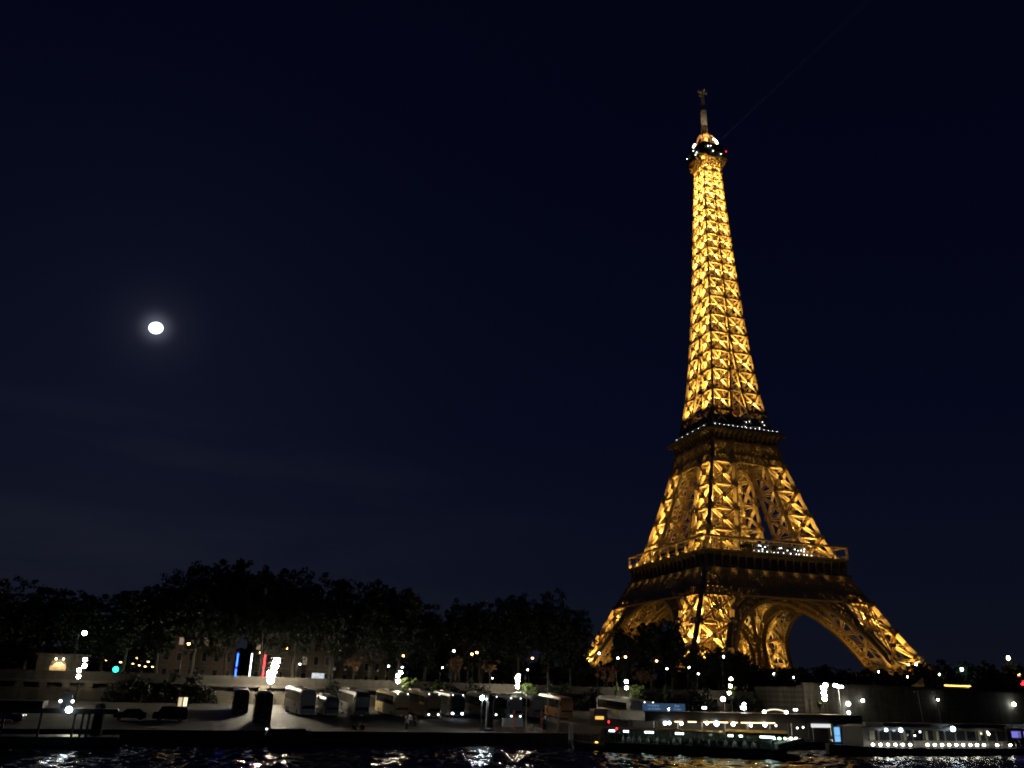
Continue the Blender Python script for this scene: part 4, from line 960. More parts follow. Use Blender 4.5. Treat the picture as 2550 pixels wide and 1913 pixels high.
def car(s, n, label, col, rz, van=False, light=None):
    t = thing('parked_car', label, 'car', q(s, n, gz(n)), QA+rz, 'cars on the quay')
    paint = mat('car_paint', col, .22, .2, .05)
    side = [(-2.1, .3), (2.1, .3), (2.15, .75), (1.95, .95), (1.1, 1.0), (.55, 1.45), (-1.1, 1.5), (-1.75, 1.05), (-2.1, .95)] if not van else [(-2.3, .3), (2.3, .3), (2.35, .85), (2.2, 1.1), (1.6, 1.2), (1.15, 1.9), (-2.1, 1.95), (-2.3, 1.0)]
    m = MB(); c_ = (0, .85)
    m.loft([[(x*.97, -.84, .3+(z-.3)*.94) for x, z in side], [(x, -.72, z) for x, z in side], [(x, .72, z) for x, z in side], [(x*.97, .84, .3+(z-.3)*.94) for x, z in side]]); m.build('body', paint, t)
    g = [(.95, 1.02), (.5, 1.38), (-1.05, 1.42), (-1.5, 1.05)] if not van else [(1.4, 1.25), (1.0, 1.8), (-1.9, 1.82), (-1.9, 1.25)]
    for sy in (-1, 1):
        m = MB(); a, b_ = sorted((sy*.80, sy*.853)); m.prism(g, a, b_); m.build('side_window', M['dark_glass'], t)
        for x in (-1.35, 1.35):
            m = MB(); m.tube((x, sy*.62, .32), (x, sy*.87, .32), .32, .32, 14); wl = m.build('wheel', M['rubber'], t)
            m = MB(); m.tube((x, sy*.8, .32), (x, sy*.885, .32), .18, .16, 10); m.build('rim', M['grey_metal'], wl)
        m = MB(); m.ball((2.08 if not van else 2.28, sy*.6, .72), .13, 8, 5, (.6, 1.3, .8)); m.build('headlight', light or M['grey_metal'], t)
        m = MB(); m.ball((-2.08 if not van else -2.28, sy*.62, .8), .1, 8, 5, (.5, 1.2, 1)); m.build('tail_light', mat('red_lens', (.4, .01, .01), .3), t)
    m = MB(); m.prism([(1.12, 1.03), (.58, 1.42), (.54, 1.40), (1.06, 1.0)] if not van else [(1.62, 1.22), (1.18, 1.86), (1.12, 1.84), (1.55, 1.2)], -.66, .66); m.build('windscreen', M['dark_glass'], t)
    return t
car(-57.4, 20.3, 'dark saloon car parked side on at the left of the quay', (.05, .05, .055), R(180))
car(-52.2, 19.5, 'black van parked side on beside the lit ticket booth', (.02, .02, .022), R(180), True)
car(-72.0, 15.5, 'pale grey car at the left edge with one headlight on', (.45, .45, .43), R(-10), False, M['g_small'])
t = thing('ticket_booth', 'small dark booth with a warmly lit window behind the black van', 'booth', q(-50.6, 23.5, 1.95), QA)
m = MB(); m.b2(-.75, .75, -.6, .6, 0, 3.1); m.build('cabin', M['black_metal'], t)
m = MB(); m.b2(-.9, .9, -.75, .75, 3.1, 3.3); m.build('roof', M['black_metal'], t)
for x in (-.4, .3):
    m = MB(); m.b2(x-.26, x+.26, -.64, -.605, 1.7, 3.0); m.build('window', glow('booth_window', (1, .82, .5), 1.6 if x > 0 else .7, False), t)

# ------------------------------------------------------------------ posts and small things on the quay
def post(name, s, n, h, r, mtl, label, cat='pole', group=None, finial=True):
    t = thing(name, label, cat, q(s, n, gz(n)), QA, group)
    m = MB(); m.lathe([(r*2.2, 0), (r*2.2, .12), (r, .2), (r*.75, h)], (0, 0, 0), 10); m.build('pole', mtl, t)
    if finial:
        m = MB(); m.ball((0, 0, h+r), r*1.6, 8, 6); m.build('finial', mtl, t)
    return t
post('flagpole', -3.4, 5.6, 5.9, .10, M['white_paint'], 'white flagpole standing on the quay edge', group='bare poles on the quay')
post('flagpole', .9, 7.4, 8.2, .08, M['grey_metal'], 'thin taller grey pole right of the white flagpole', group='bare poles on the quay')
post('flagpole', 2.3, 6.5, 3.6, .13, M['grey_metal'], 'short grey pole near the end of the quay', group='bare poles on the quay')
for s, n, lb in ((-2.9, 11.5, 'orange barrier post left of the small parked bicycle'), (3.2, 14.6, 'orange barrier post below the orange coach')):
    post('barrier_post', s, n, 2.3, .14, mat('orange_paint', (.75, .16, .05), .5), lb, 'post', 'orange barrier posts')
t = thing('quay_lamp', 'white quay lamp beside the broad dark mooring column', 'street lamp', q(-10.9, 4.4, 1.6), QA)
m = MB(); m.lathe([(.16, 0), (.1, .4), (.06, 4.2)], (0, 0, 0), 8); m.build('pole', M['grey_metal'], t)
m = MB(); m.ball((0, 0, 4.45), .3, 10, 7); m.build('globe', glow('quay_lamp_glass', (.86, .94, 1.0), 150), t, True)
t = thing('mooring_column', 'broad dark mooring column on the quay edge beside the white lamp', 'column', q(-9.7, 4.2, 1.6), QA)
m = MB(); m.lathe([(.85, 0), (.85, .35), (.62, .5), (.55, 4.0), (.68, 4.1), (.68, 4.4)], (0, 0, 0), 14); m.build('shaft', M['black_metal'], t)
m = MB(); m.lathe([(.72, 4.4), (.5, 4.7), (.1, 4.95), (.02, 5.0)], (0, 0, 0), 14); m.build('cap', M['black_metal'], t)
t = thing('light_barrier', 'pale concrete block barrier on the quay under the white coach', 'barrier', q(-1.2, 16, 1.75), QA)
m = MB(); m.prism([(-1.7, 0), (1.7, 0), (1.6, 1.1), (-1.6, 1.1)], -.4, .4); m.build('block', mat('pale_concrete', (.6, .58, .52), .8), t)
m = MB(); m.b2(-1.75, 1.75, -.45, .45, 1.1, 1.25); m.build('cap', mat('pale_cap', (.65, .63, .57), .8), t)
t = thing('amber_kiosk', 'small kiosk with a glowing amber front near the boat bow', 'kiosk', q(17.0, 20.5, 1.9), QA)
m = MB(); m.b2(-1.3, 1.3, 0, 1.4, 0, 2.3); m.build('cabin', M['iron_dark'], t)
m = MB(); m.b2(-1.0, .6, -.05, -.005, 1.0, 1.5); m.build('light_front', glow('amber_front', (1.0, .5, .1), 1.3), t)
m = MB(); m.prism([(-1.5, 2.3), (1.5, 2.3), (1.2, 2.7), (-1.2, 2.7)], -.3, 1.6); m.build('roof', mat('rust_roof', (.3, .12, .06), .6), t)
t = thing('red_awning_stall', 'low stall with an orange red awning by the boat bow', 'stall', q(18.8, 7.0, 1.6), QA)
m = MB(); m.b2(-3.2, -.2, 0, 1.2, 0, 2.0); m.build('counter', mat('stall_cream', (.4, .37, .3), .8), t)
m = MB(); m.prism([(-.2, 1.5), (2.3, 1.1), (2.3, 1.4), (-.2, 2.3)], -.4, 1.4); m.build('awning', mat('awning_red', (.75, .13, .05), .6), t)
for x in (0, 2.2):
    m = MB(); m.tube((x, -.3, 0), (x, -.3, 1.4), .04, .04, 6); m.build('leg', M['grey_metal'], t)
m = MB(); m.ball((2.4, -.4, 1.0), .28, 8, 6); m.build('lamp', M['g_warm'], t)
t = thing('bicycle', 'bicycle parked on the quay between the two poles', 'bicycle', q(-1.4, 6.6, 1.6), QA)
for x in (-.52, .52):
    m = MB(); pr = None
    for i in range(17):
        a = 2*math.pi*i/16; p = (x+.33*math.cos(a), 0, .34+.33*math.sin(a))
        if pr: m.beam(pr, p, .035)
        pr = p
    for i in range(6):
        a = math.pi*i/6; m.beam((x-.33*math.cos(a), 0, .34-.33*math.sin(a)), (x+.33*math.cos(a), 0, .34+.33*math.sin(a)), .008)
    m.build('wheel', M['rubber'], t)
m = MB(); P = dict(r=(-.52, 0, .34), f=(.52, 0, .34), b=(-.08, 0, .32), s=(-.22, 0, .82), h=(.36, 0, .86))
for a, b_ in (('r', 'b'), ('r', 's'), ('b', 's'), ('b', 'h'), ('s', 'h'), ('h', 'f')): m.tube(P[a], P[b_], .02, .02, 6)
m.build('frame', mat('bike_paint', (.3, .32, .34), .3, .4), t)
m = MB(); m.beam((.34, -.27, 1.0), (.34, .27, 1.0), .03); m.beam(P['h'], (.34, 0, 1.0), .03); m.build('handlebar', M['grey_metal'], t)
m = MB(); m.box((-.25, 0, .88), (.26, .14, .07)); m.build('saddle', M['black_metal'], t)

# ------------------------------------------------------------------ people
def skin(name, pts, edges, mtl, parent, sub=1):
    me = bpy.data.meshes.new(name); me.from_pydata([p[:3] for p in pts], edges, []); me.update()
    o = bpy.data.objects.new(name, me); COL.objects.link(o); o.parent = parent
    md = o.modifiers.new('skin', 'SKIN'); 
    lay = me.skin_vertices[0] if len(me.skin_vertices) else None
    for i, p in enumerate(pts):
        lay.data[i].radius = (p[3], p[3]*(p[4] if len(p) > 4 else 1)); lay.data[i].use_root = (i == 0)
    sd = o.modifiers.new('sub', 'SUBSURF'); sd.levels = sub; sd.render_levels = sub
    md.use_smooth_shade = True; me.materials.append(mtl)
    return o
def person(loc, rz, label, top, legs, sit=False, group='people on the quay', hairc=(.03, .02, .015)):
    t = thing('person', label, 'person', loc, rz, group)
    sk = M.setdefault('skin', mat('skin', (.45, .28, .2), .5, 0, .08))
    zp = .95 if not sit else .5
    pts = [(0, 0, zp, .13, .8), (0, 0, zp+.22, .125, .75), (0, 0, zp+.45, .15, .7), (0, .01, zp+.53, .055), (0, 0, zp+.60, .06), (0, -.015, zp+.70, .095, 1.1), (0, -.01, zp+.80, .07)]
    ed = [(0, 1), (1, 2), (2, 3), (3, 4), (4, 5), (5, 6)]
    pts += [(0, -.10, zp+.68, .022)]; ed += [(5, 7)]      # nose
    limbs = []
    for sx in (-1, 1):
        k = len(pts)
        pts += [(sx*.19, 0, zp+.46, .06), (sx*.25, .02, zp+.18, .048), (sx*.24, -.08, zp-.06, .035), (sx*.235, -.10, zp-.14, .036)]
        ed += [(2, k), (k, k+1), (k+1, k+2), (k+2, k+3)]
        for f in range(4):
            kk = len(pts); dy = -.035+f*.022; ln = (.06, .075, .07, .055)[f]
            pts += [(sx*.235, -.10+dy, zp-.17, .009), (sx*.23, -.105+dy, zp-.17-ln*.6, .008), (sx*.222, -.115+dy, zp-.17-ln, .007)]; ed += [(k+3, kk), (kk, kk+1), (kk+1, kk+2)]
        kk = len(pts); pts += [(sx*.215, -.14, zp-.13, .010), (sx*.20, -.155, zp-.17, .009)]; ed += [(k+3, kk), (kk, kk+1)]
        k2 = len(pts)
        if sit: pts += [(sx*.1, -.02, zp, .09), (sx*.12, -.45, zp+.02, .065), (sx*.12, -.46, .08, .045), (sx*.13, -.62, .04, .04)]
        else: pts += [(sx*.09, 0, zp-.06, .09), (sx*.11, -.02*sx, zp-.45, .065), (sx*.12, .03, .09, .045), (sx*.13, -.12, .04, .04)]
        ed += [(0, k2), (k2, k2+1), (k2+1, k2+2), (k2+2, k2+3)]; limbs.append((k, k2))
    skin('body', pts, ed, sk, t)
    (k, k2), (j, j2) = limbs
    g = lambda i, m: (*pts[i][:3], pts[i][3]+m, pts[i][4] if len(pts[i]) > 4 else 1)
    tp = [g(0, .022), g(1, .022), g(2, .02), g(k, .018), g(k+1, .018), g(k+2, .014), g(j, .018), g(j+1, .018), g(j+2, .014)]
    skin('jacket', tp, [(0, 1), (1, 2), (2, 3), (3, 4), (4, 5), (2, 6), (6, 7), (7, 8)], mat('jacket_cloth', top, .8), t)
    tr_ = [g(0, .016), g(k2, .016), g(k2+1, .018), g(k2+2, .02), g(j2, .016), g(j2+1, .018), g(j2+2, .02)]
    skin('trousers', tr_, [(0, 1), (1, 2), (2, 3), (0, 4), (4, 5), (5, 6)], mat('trouser_cloth', legs, .85), t)
    m = MB(); m.ball((0, .03, zp+.76), .118, 10, 7, (.92, 1.0, .85)); m.build('hair', mat('hair', hairc, .6), t, True)
    m = MB()
    for sx in (-1, 1): m.ball((sx*.036, -.105, zp+.725), .014, 6, 4)
    m.build('eyes', M['black_metal'], t)
    for sx in (-1, 1):
        m = MB(); m.ball((sx*.098, .0, zp+.70), .03, 6, 5, (.4, .7, 1)); m.build('ear', sk, t)
    m = MB(); m.box((0, -.112, zp+.645), (.05, .012, .012)); m.build('mouth', mat('lips', (.3, .1, .09), .5), t)
    return t
person(q(-21.8, 4.7, 1.6), QA+.4, 'person in a white top at the quay edge left of the blazing coach', (.75, .73, .7), (.03, .03, .035))
person(q(-18.6, 11.6, 1.65), QA-.5, 'person in dark clothes walking between two coaches', (.04, .04, .045), (.03, .03, .03))
person(q(-.1, 6.2, 1.6), QA, 'person in a pale jacket beside the parked bicycle', (.5, .5, .48), (.06, .06, .08))
person(q(.5, 7.9, 1.6), QA+1.0, 'person in a blue grey coat next to the thin grey pole', (.1, .13, .18), (.05, .05, .06))
person(q(-29.2, 4.4, 1.25), QA+.2, 'left of two dark figures sitting low on the quay edge', (.03, .03, .03), (.03, .03, .035), True)
person(q(-28.0, 4.6, 1.25), QA-.2, 'right of two dark figures sitting low on the quay edge', (.035, .03, .03), (.03, .03, .03), True)

# ------------------------------------------------------------------ river boats and pontoons
GL = glass('boat_glass', (.78, .88, .86))
M['cabin_light'] = glow('cabin_tube', (.95, 1.0, .95), 7)
hullm = mat('dark_hull_paint', (.02, .025, .028), .35, 0, .2, .5)
BA = R(-18.4); BP = Vector((8.3, 120.6, 0)); BSC = (.80, .9, 1.0)
def bq(s, n, z):      # the boat lies askew to the quay, its stern swung out into the river
    v = Matrix.Rotation(BA, 3, 'Z') @ Vector(((s+7.2)*BSC[0], (n+14.2)*BSC[1], z)); return tuple(BP+v)
t = thing('glass_boat', 'long low sightseeing boat with a glass cabin and white ceiling lights', 'boat')
t.location = bq(0, 0, 0); t.rotation_euler = (0, 0, BA); t.scale = BSC
def hull(s0, s1, n0, n1, zb, zt, bow, rise):
    m = MB(); rings = []
    nm = (n0+n1)/2; hb = (n1-n0)/2
    for f in [0, .03, .08, .16, .3, .6, .9, 1.0]:
        s = s0+(s1-s0)*f; k = min(1, .12+(f/.16)**.6*.88) if bow else 1.0
        if f > .9: k *= .9
        zz = zt+rise*max(0, 1-f/.25)**1.5
        rings.append([(s, nm-hb*k*.8, zb), (s, nm+hb*k*.8, zb), (s, nm+hb*k, zz), (s, nm-hb*k, zz)])
    m.loft(rings); return m
hull(-7.2, 29.8, -14.2, -8.6, -.6, .66, True, .45).build('hull', hullm, t)
m = MB(); m.b2(-5.2, 29.2, -13.6, -9.2, .62, .72); m.build('deck', mat('boat_deck', (.12, .12, .11), .6), t)
m = MB()
for k in range(-6, 30): m.beam((k, -14.25+(.9 if k < -4 else 0), .55), (k+1.02, -14.25, .55), .07) if k > -4 else None
m.build('rubbing_strake', M['white_paint'], t)
m = MB()
for s0, s1, n in ((-.6, 28.0, -13.55), (-.6, 28.0, -9.3)):
    m.b2(s0, s1, n-.01, n+.01, 1.05, 2.62)
m.build('glass_wall', GL, t)
m = MB()
for s in [-.6, 1.2, 3.0, 4.8, 6.6, 8.4, 10.2, 12.0, 13.8, 15.6, 17.4, 19.2, 21.6, 24.0, 26.0, 28.0]:
    for n in (-13.6, -9.25): m.b2(s-.05, s+.05, n-.06, n+.06, .72, 2.66)
m.b2(-.6, 28, -13.64, -13.5, .98, 1.08); m.b2(-.6, 28, -13.64, -13.5, .72, .98)
m.build('window_frame', M['black_metal'], t)
m = MB(); m.loft([[(-1.0+a, n, z) for n, z in ((-13.75, 2.64), (-13.7, 2.80), (-11.4, 2.98), (-9.15, 2.80), (-9.1, 2.64))] for a in (0, 19.5)])
m.loft([[(18.9+a, n, z) for n, z in ((-13.75, 2.66), (-13.6, 2.95), (-11.4, 3.25), (-9.2, 2.95), (-9.1, 2.66))] for a in (0, 9.4)])
m.build('roof', mat('boat_roof', (.16, .15, .14), .35), t)
m = MB(); m.prism([(-2.6, .75), (-2.3, .75), (-.7, 2.7), (-1.0, 2.75)], -13.4, -9.4); m.build('windscreen', GL, t)
m = MB()
for n in (-13.3, -11.4, -9.5): m.beam((-2.6, n, .75), (-.8, n, 2.75), .12)
m.build('windscreen_frame', M['grey_metal'], t)
for s, L_ in ((.6, 1.0), (2.9, .8), (6.7, 1.4), (11.6, 1.3), (25.2, 2.2), (19.6, .8), (21.2, .5)):
    m = MB(); m.b2(s-L_/2, s+L_/2, -13.3, -13.0, 2.38, 2.6); m.build('ceiling_light', M['cabin_light'], t)
for i in range(6):
    ld = bpy.data.lights.new('cabin_bulb', 'POINT'); ld.energy = 7 if i < 5 else 26; ld.color = (.85, 1, .95); ld.shadow_soft_size = .2
    lo = bpy.data.objects.new('cabin_bulb', ld); COL.objects.link(lo); lo.parent = t; lo.location = (1.5+i*4.8, -11.4, 2.35)
for s, n, z, mt in ((-.1, -12.5, 3.55, 'g_red'), (1.5, -13.8, 2.8, 'g_red')):
    m = MB(); m.tube((s, n, 2.7), (s, n, z-.1), .04, .04, 6); nm_ = m.build('light_mast', M['grey_metal'], t)
    m = MB(); m.ball((s, n, z), .14, 8, 6); m.build('navigation_light', M[mt], nm_)
m = MB(); m.tube((-6.9, -11.4, .5), (-6.9, -11.4, 2.75), .38, .34, 10); m.ball((-6.9, -11.4, 2.8), .34, 10, 5); m.build('bow_fender', M['white_paint'], t)
m = MB()
for n in (-13.6, -9.3):
    m.beam((-6.3, -11.4, 1.9), (-2.4, n, 1.85), .05)
    for i in range(7):
        f = i/6; p = Vector((-6.3, -11.4, .8)).lerp(Vector((-2.4, n, .7)), f); m.beam(p, p+Vector((0, 0, 1.12)), .035)
m.build('bow_railing', M['grey_metal'], t)
m = MB(); m.b2(-2.0, -1.6, -14.3, -14.1, 1.0, 1.1); m.build('amber_light', glow('amber_step_light', (1, .6, .1), 6, False), t)
rp_ = random.Random(8)
for s in np.arange(2, 24, 1.8):
    m = MB(); n = -12.6; m.b2(s-.5, s+.5, n-.25, n+.2, .72, 1.15); m.b2(s+.4, s+.5, n-.25, n+.2, 1.15, 1.6); m.build('seat', M['iron_dark'], t)
pproto = person(bq(4.0, -12.6, .72), BA+1.2, 'seated passenger seen dimly through the glass of the long boat', (.35, .33, .32), (.06, .06, .07), True, 'boat passengers')
cols = 0
for i in range(16):
    s = 2.0+i*1.4+rp_.uniform(-.2, .2)
    dup(pproto, bq(s, -12.6 if i % 2 else -10.6, .72), BA+rp_.uniform(-1.6, 1.6))

t = onq(thing('landing_stage', 'long floating landing stage with a dark fascia and amber strip lights', 'landing stage'))
m = MB(); m.b2(9.5, 47.5, -7.6, -1.2, -.4, 1.1); m.build('pontoon', hullm, t)
m = MB(); m.b2(8.8, 47.8, -7.8, -.8, 3.65, 4.75); m.build('fascia', mat('brown_fascia', (.09, .075, .06), .35, 0, .2, .4), t)
m = MB(); m.b2(8.6, 48.0, -8.0, -.6, 4.75, 4.9); m.build('roof', M['iron_dark'], t)
for s in np.arange(10.5, 47, 4.0):
    for n in (-7.2, -1.6):
        m = MB(); m.tube((s, n, 1.1), (s, n, 3.65), .09, .09, 8); m.build('column', M['grey_metal'], t)
m = MB(); m.b2(10, 47, -1.5, -1.3, 1.1, 3.65); m.build('rear_wall', mat('stage_wall', (.14, .13, .12), .7), t)
for s0, s1 in ((13.6, 14.6), (15.8, 17.2), (18.4, 22.6), (23.3, 24.3), (24.9, 31.0)):
    m = MB(); m.b2(s0, s1, -7.86, -7.82, 3.56, 3.68); m.build('light_strip', glow('strip_amber', (1, .72, .36), 4.5, False), t)
for s, z, mt, r_ in ((11.9, 3.4, 'g_boat', .24), (12.6, 3.45, 'g_boat', .22), (14.6, 3.4, 'g_warm', .2), (18.9, 3.5, 'g_warm', .2), (20.5, 3.45, 'g_boat', .34), (23.4, 3.4, 'g_warm', .26), (26.5, 3.3, 'g_warm', .2), (29.0, 3.4, 'g_warm', .28), (31.0, 3.3, 'g_small', .15), (34.9, 3.0, 'g_small', .13), (36.0, 3.1, 'g_small', .13)):
    m = MB(); m.ball((s, -8.0, z), r_, 8, 6); m.build('hanging_lamp', M[mt], t, True)
for i in range(6):
    ld = bpy.data.lights.new('stage_bulb', 'POINT'); ld.energy = 16; ld.color = (1, .75, .45); ld.shadow_soft_size = .2
    lo = bpy.data.objects.new('stage_bulb', ld); COL.objects.link(lo); lo.parent = t; lo.location = (13+i*5.5, -4.5, 3.3)
m = MB(); m.b2(37.6, 41.2, -8.05, -7.9, 3.1, 3.62); m.build('light_panel', glow('ceiling_panel', (.95, .97, 1), .8), t)
m = MB(); m.b2(41.5, 44.2, -8.15, -7.85, 1.0, 3.65); m.build('teal_partition', mat('teal_panel', (.08, .16, .19), .4), t)
m = MB(); m.b2(41.7, 42.75, -8.2, -8.16, 1.15, 3.2); dr = m.build('lit_door', glow('blue_door', (.22, .55, 1.0), 1.0), t)
m = MB(); m.b2(41.7, 42.75, -8.23, -8.201, 1.95, 2.0); m.build('door_rail', M['black_metal'], dr)
for s in (30.2, 31.2, 32.3, 33.3, 34.3):
    m = MB(); m.ball((s, -8.3, 1.55), .2, 8, 6, (1.3, 1, .8)); m.build('edge_lamp', M['g_deck'], t)
m = MB()
for k in range(8): m.b2(30+k*.6, 30.6+k*.6, -9.4, -7.9, .2+k*.11, .9+k*.11)
m.build('gangway', mat('gangway_grey', (.25, .25, .24), .5), t)
for s in (19.2, 23.6, 27.8):
    pass
# blue sign on the roof
t = onq(thing('roof_sign', 'wide blue sign board with pale lettering on the landing stage roof', 'sign'))
m = MB(); m.b2(10.8, 17.9, -4.1, -3.9, 4.95, 5.95); m.build('board', glow('blue_sign_board', (.035, .075, .15), .75, False), t)
for s in (11.5, 14.3, 17.2):
    m = MB(); m.b2(s-.06, s+.06, -3.9, -3.8, 4.9, 5.9); m.build('leg', M['grey_metal'], t)
lm = glow('sign_lettering', (.16, .27, .45), 1.0, False)
def text(body, s, z, size, parent, m_, y=-4.13):
    cu = bpy.data.curves.new('lettering', 'FONT'); cu.body = body; cu.size = size; cu.extrude = .01; cu.align_x = 'CENTER'; cu.materials.append(m_)
    tmp = bpy.data.objects.new('lettering', cu); COL.objects.link(tmp)
    me = bpy.data.meshes.new_from_object(tmp.evaluated_get(bpy.context.evaluated_depsgraph_get())); bpy.data.objects.remove(tmp)
    me.materials.clear(); me.materials.append(m_)
    o = bpy.data.objects.new('lettering', me); COL.objects.link(o); o.parent = parent; o.location = (s, y, z); o.rotation_euler = (math.pi/2, 0, 0); return o
text('Croisières', 12.5, 5.52, .46, t, lm); text('sur la Seine', 12.6, 5.08, .46, t, lm); text('Boat', 16.5, 5.52, .46, t, lm); text('Cruise', 16.5, 5.08, .46, t, lm)
m = MB(); m.ball((15.0, -4.2, 5.2), .12, 8, 5); m.build('lamp', M['g_cool'], t)
# masts and lamps on the landing stage roof
t = onq(thing('red_lamp_post', 'short red post with a white lamp on the landing stage roof', 'lamp post'))
m = MB(); m.tube((26.2, -2, 4.9), (26.2, -2, 6.5), .2, .2, 8); m.build('post', mat('red_brown_paint', (.3, .07, .05), .5), t)
m = MB(); m.ball((26.2, -2, 6.75), .34, 8, 6); m.build('globe', M['g_white'], t, True)
for s, lb in ((22.7, 'pair of small white floodlights left of the red lamp post'), (39.9, 'pair of small white floodlights near the lit pier')):
    t = onq(thing('twin_spotlight', lb, 'spotlight', group='small floodlights on the landing stage roof'))
    m = MB(); m.beam((s, -2, 4.9), (s, -2, 5.35), .06); m.build('bracket', M['grey_metal'], t)
    for d in (-.22, .22):
        m = MB(); m.ball((s+d, -2, 5.45), .18, 8, 6); m.build('lamp_head', M['g_small'], t)
t = onq(thing('bow_tent', 'white lit arched canopy edge on the landing stage roof', 'canopy'))
m = MB()
for i in range(10):
    a, b_ = i/10, (i+1)/10; f = lambda u: (33.0+u*4.2, -3, 5.0+.45*math.sin(math.pi*u)**.6)
    m.beam(f(a), f(b_), .16)
m.build('light_edge', glow('canopy_edge', (1, .85, .65), 1.5), t)
for s in (33.0, 37.2):
    m = MB(); m.ball((s, -3, 5.05), .26, 8, 6); m.build('lamp', M['g_deck'], t)
t = onq(thing('white_spot', 'white spotlight on the landing stage roof beside the sixth candelabra', 'spotlight'))
m = MB(); m.beam((30.1, -2, 4.9), (30.1, -2, 5.5), .08); m.build('bracket', M['grey_metal'], t)
for dz, r_ in ((.0, .36), (.55, .22)):
    m = MB(); m.ball((30.0+dz*.3-.1, -2, 5.6+dz), r_, 8, 6, (1.3, 1, .8)); m.build('lamp_head', M['g_white'], t)

# restaurant boat
t = onq(thing('restaurant_boat', 'long moored restaurant boat with a row of white deck lamps', 'boat')); t.location = tuple(Vector(t.location)-Vector((QN.x, QN.y, 0))*1.8)
hull(32.5, 71.5, -18.2, -11.5, -.5, 1.0, True, .35).build('hull', hullm, t)
m = MB(); m.b2(36, 70.5, -17.6, -12, 1.0, 1.08); m.build('deck', mat('rest_deck', (.16, .14, .12), .6), t)
m = MB(); m.b2(37.6, 69.8, -16.4, -12.4, 1.08, 3.5); m.build('cabin', mat('cabin_cream', (.06, .055, .045), .5, 0, .3, .4), t)
m = MB(); m.b2(37.2, 70.4, -17.0, -12.0, 3.5, 3.72); m.b2(42, 66, -16, -12.6, 3.72, 4.2); m.build('roof', mat('rest_roof', (.12, .115, .11), .5), t)
rr = random.Random(21)
for i in range(15):
    s = 38.6+i*2.1
    m = MB(); m.b2(s, s+1.7, -16.46, -16.405, 1.9, 3.25); w_ = m.build('window', M['dark_glass'], t)
    if i in (0, 3, 5, 6, 10, 14):
        m = MB(); m.b2(s+.1, s+(1.1 if i == 0 else .6), -16.50, -16.47, 1.95, 3.2); m.build('curtain', mat('curtain', (.22, .21, .17), .8), w_)
for s in list(np.linspace(38.2, 45.0, 6))+list(np.linspace(48.3, 59.4, 9))+[62.1, 64.85]:
    m = MB(); m.ball((s, -17.5, 1.42), .19, 8, 6, (1.2, 1, .85)); m.build('deck_lamp', M['g_deck'], t)
m = MB()
for i in range(36):
    s = 37+i*.95; m.beam((s, -17.9, 1.0), (s, -17.9, 1.95), .035)
m.beam((37, -17.9, 1.95), (70.2, -17.9, 1.95), .05); m.beam((37, -17.9, 1.5), (70.2, -17.9, 1.5), .03); m.build('railing', M['grey_metal'], t)
for s, z, mt, r_ in ((41.3, 3.3, 'g_boat', .2), (44.0, 3.3, 'g_boat', .26), (54.1, 3.55, 'g_boat', .34), (47.6, 3.1, 'g_small', .12), (46.5, 2.6, 'g_small', .12), (61.0, 3.2, 'g_small', .12), (61.2, 2.9, 'g_warm', .14)):
    m = MB(); m.ball((s, -17.1, z), r_, 8, 6); m.build('cabin_lamp', M[mt], t, True)
for s in (66.8, 69.4):
    m = MB(); m.b2(s, s+1.9, -16.5, -16.42, 2.4, 3.3); m.build('violet_window', glow('violet_light', (.22, .2, .75), .9, False), t)
for s, lb in ((52.4, 'left of the two thin grey masts on the restaurant boat roof'), (56.0, 'right of the two thin grey masts on the restaurant boat roof')):
    o = thing('mast', lb, 'mast', q(s, -15.3, 3.72), QA, 'thin masts on the restaurant boat')
    m = MB(); m.lathe([(.2, 0), (.2, .1), (.075, .15), (.05, 5.0)], (0, 0, 0), 8); pl_ = m.build('pole', M['grey_metal'], o)
    m = MB(); m.b2(-.7, .3, -.04, .04, 4.85, 4.98); m.build('yard', M['grey_metal'], o); o.rotation_euler = (0, R(-4), QA)

# left: dark barge put where the quay wall is only unlit, and small landing stage
t = onq(thing('unlit_wall_barge', 'black barge standing in for the unlit quay wall at the left', 'boat'))
hull(-52, -31, -3.4, -.4, -.5, .75, False, 0).build('hull', hullm, t)  # dark hull takes the place of quay wall in shade
m = MB(); m.prism([(-41.8, .75), (-36.4, .75), (-36.9, 2.0), (-41.3, 2.0)], -2.8, -1.0); m.build('cabin', M['black_metal'], t)
m = MB(); m.b2(-36.2, -31.6, -2.9, -2.2, .75, .8); m.build('hatch', M['grey_metal'], t)
m = MB(); m.ball((-41.6, -2.9, 1.95), .1, 8, 5); m.build('lamp', M['g_small'], t)
t = onq(thing('roofed_jetty', 'dark roofed jetty on posts with a bluish white lamp at the far left', 'jetty'))
m = MB(); m.b2(-84, -58.5, -8, -3, 3.55, 4.05); m.b2(-84, -66, -8.2, -2.8, 4.05, 4.75); m.build('roof', M['black_metal'], t)
m = MB(); m.b2(-84, -58, -8, -3, .4, 1.2); m.build('deck', hullm, t)
for s in (-80, -76, -69.5, -66, -62.7, -61.9, -61.3):
    m = MB(); m.tube((s, -7.6, 1.2), (s, -7.6, 3.55), .12, .12, 8); m.build('post', M['black_metal'], t)
m = MB(); m.tube((-60.4, -5.2, -.5), (-60.4, -5.2, 4.3), .62, .58, 14); m.ball((-60.4, -5.2, 4.3), .58, 12, 6, (1, 1, .6)); m.build('mooring_pile', M['black_metal'], t)
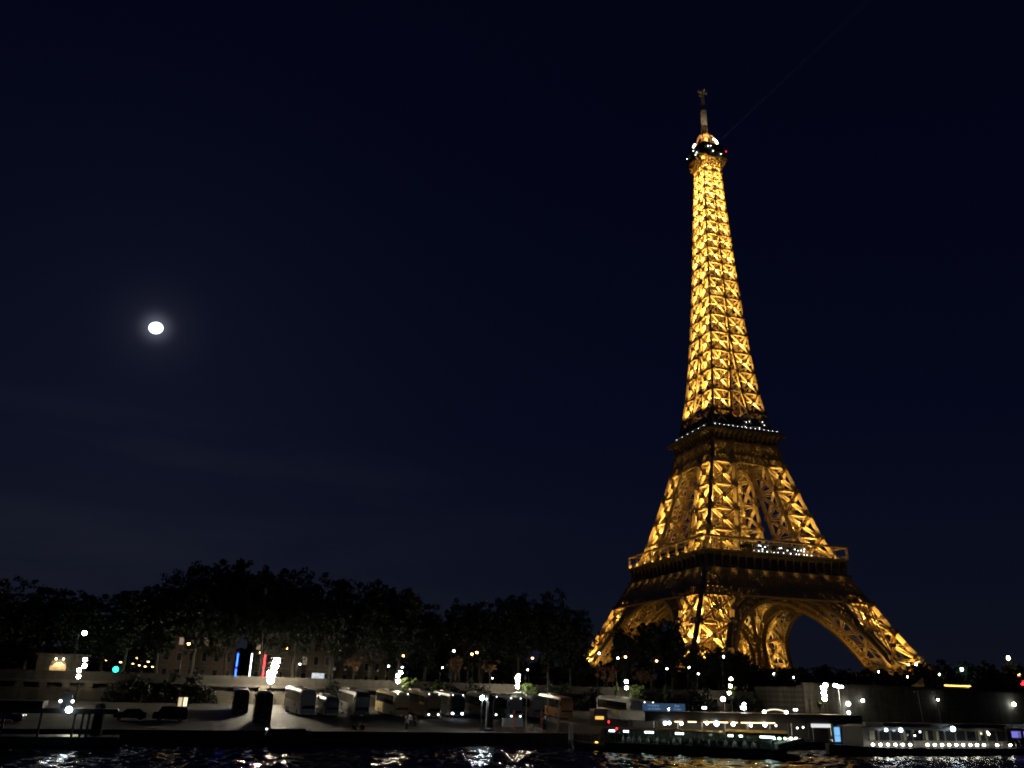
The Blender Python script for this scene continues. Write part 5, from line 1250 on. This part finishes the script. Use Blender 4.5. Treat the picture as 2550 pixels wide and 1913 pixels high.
m = MB(); m.ball((-63.4, -8.2, 3.95), .32, 10, 7); m.build('lamp', M['g_cool'], t, True)
for s in (-64.5, -63.3):
    m = MB(); m.ball((s, -6.5, 4.75), .16, 8, 6); m.build('roof_lamp', M['g_small'], t, True)
t = onq(thing('horned_bollard', 'dark bucket shaped mooring fixture with two horns on the jetty roof', 'mooring fixture'))
m = MB(); m.loft([[(-63.9+x*k, -6+y*k, z) for x, y in ((-1, -.8), (1, -.8), (1, .8), (-1, .8))] for k, z in ((.45, 4.05), (.5, 4.7), (.56, 5.6))]); m.build('bucket', M['black_metal'], t)
for sx in (-1, 1):
    m = MB(); m.beam((-63.9+sx*.5, -6, 5.5), (-63.9+sx*.95, -6, 6.0), .14); m.build('horn', M['black_metal'], t)
m = MB(); m.beam((-63.9, -6, 5.5), (-63.9, -6, 6.4), .12); m.build('spike', M['black_metal'], t)

# ------------------------------------------------------------------ searchlight from the summit: a narrow spot in an added haze cone shaped like the beam
bd = Vector((.70, -.10, .72)).normalized(); bp0 = tower.matrix_basis @ Vector((3.5, -6.5, 284.0))
m = MB(); m.tube(bp0+bd*2, bp0+bd*330, .8, 7.0, 12)
bm_ = bpy.data.materials.new('beam_haze'); bm_.use_nodes = True; tt = bm_.node_tree; tt.nodes.clear()
pv = nd(tt, 'ShaderNodeVolumePrincipled'); pv.inputs['Density'].default_value = 0.00014; pv.inputs['Color'].default_value = (.9, .92, 1, 1)
oo = nd(tt, 'ShaderNodeOutputMaterial'); tt.links.new(pv.outputs[0], oo.inputs['Volume'])
tag(m.build('beam_haze', bm_), 'faint searchlight beam rising to the right from the tower top', 'light beam', None, 'stuff')
ld = bpy.data.lights.new('searchlight', 'SPOT'); ld.energy = 2.0e6; ld.spot_size = R(2.2); ld.spot_blend = .6; ld.color = (.85, .9, 1); ld.shadow_soft_size = .3
lo = bpy.data.objects.new('searchlight', ld); COL.objects.link(lo); lo.location = bp0; lo.rotation_euler = (-bd).to_track_quat('Z', 'Y').to_euler()
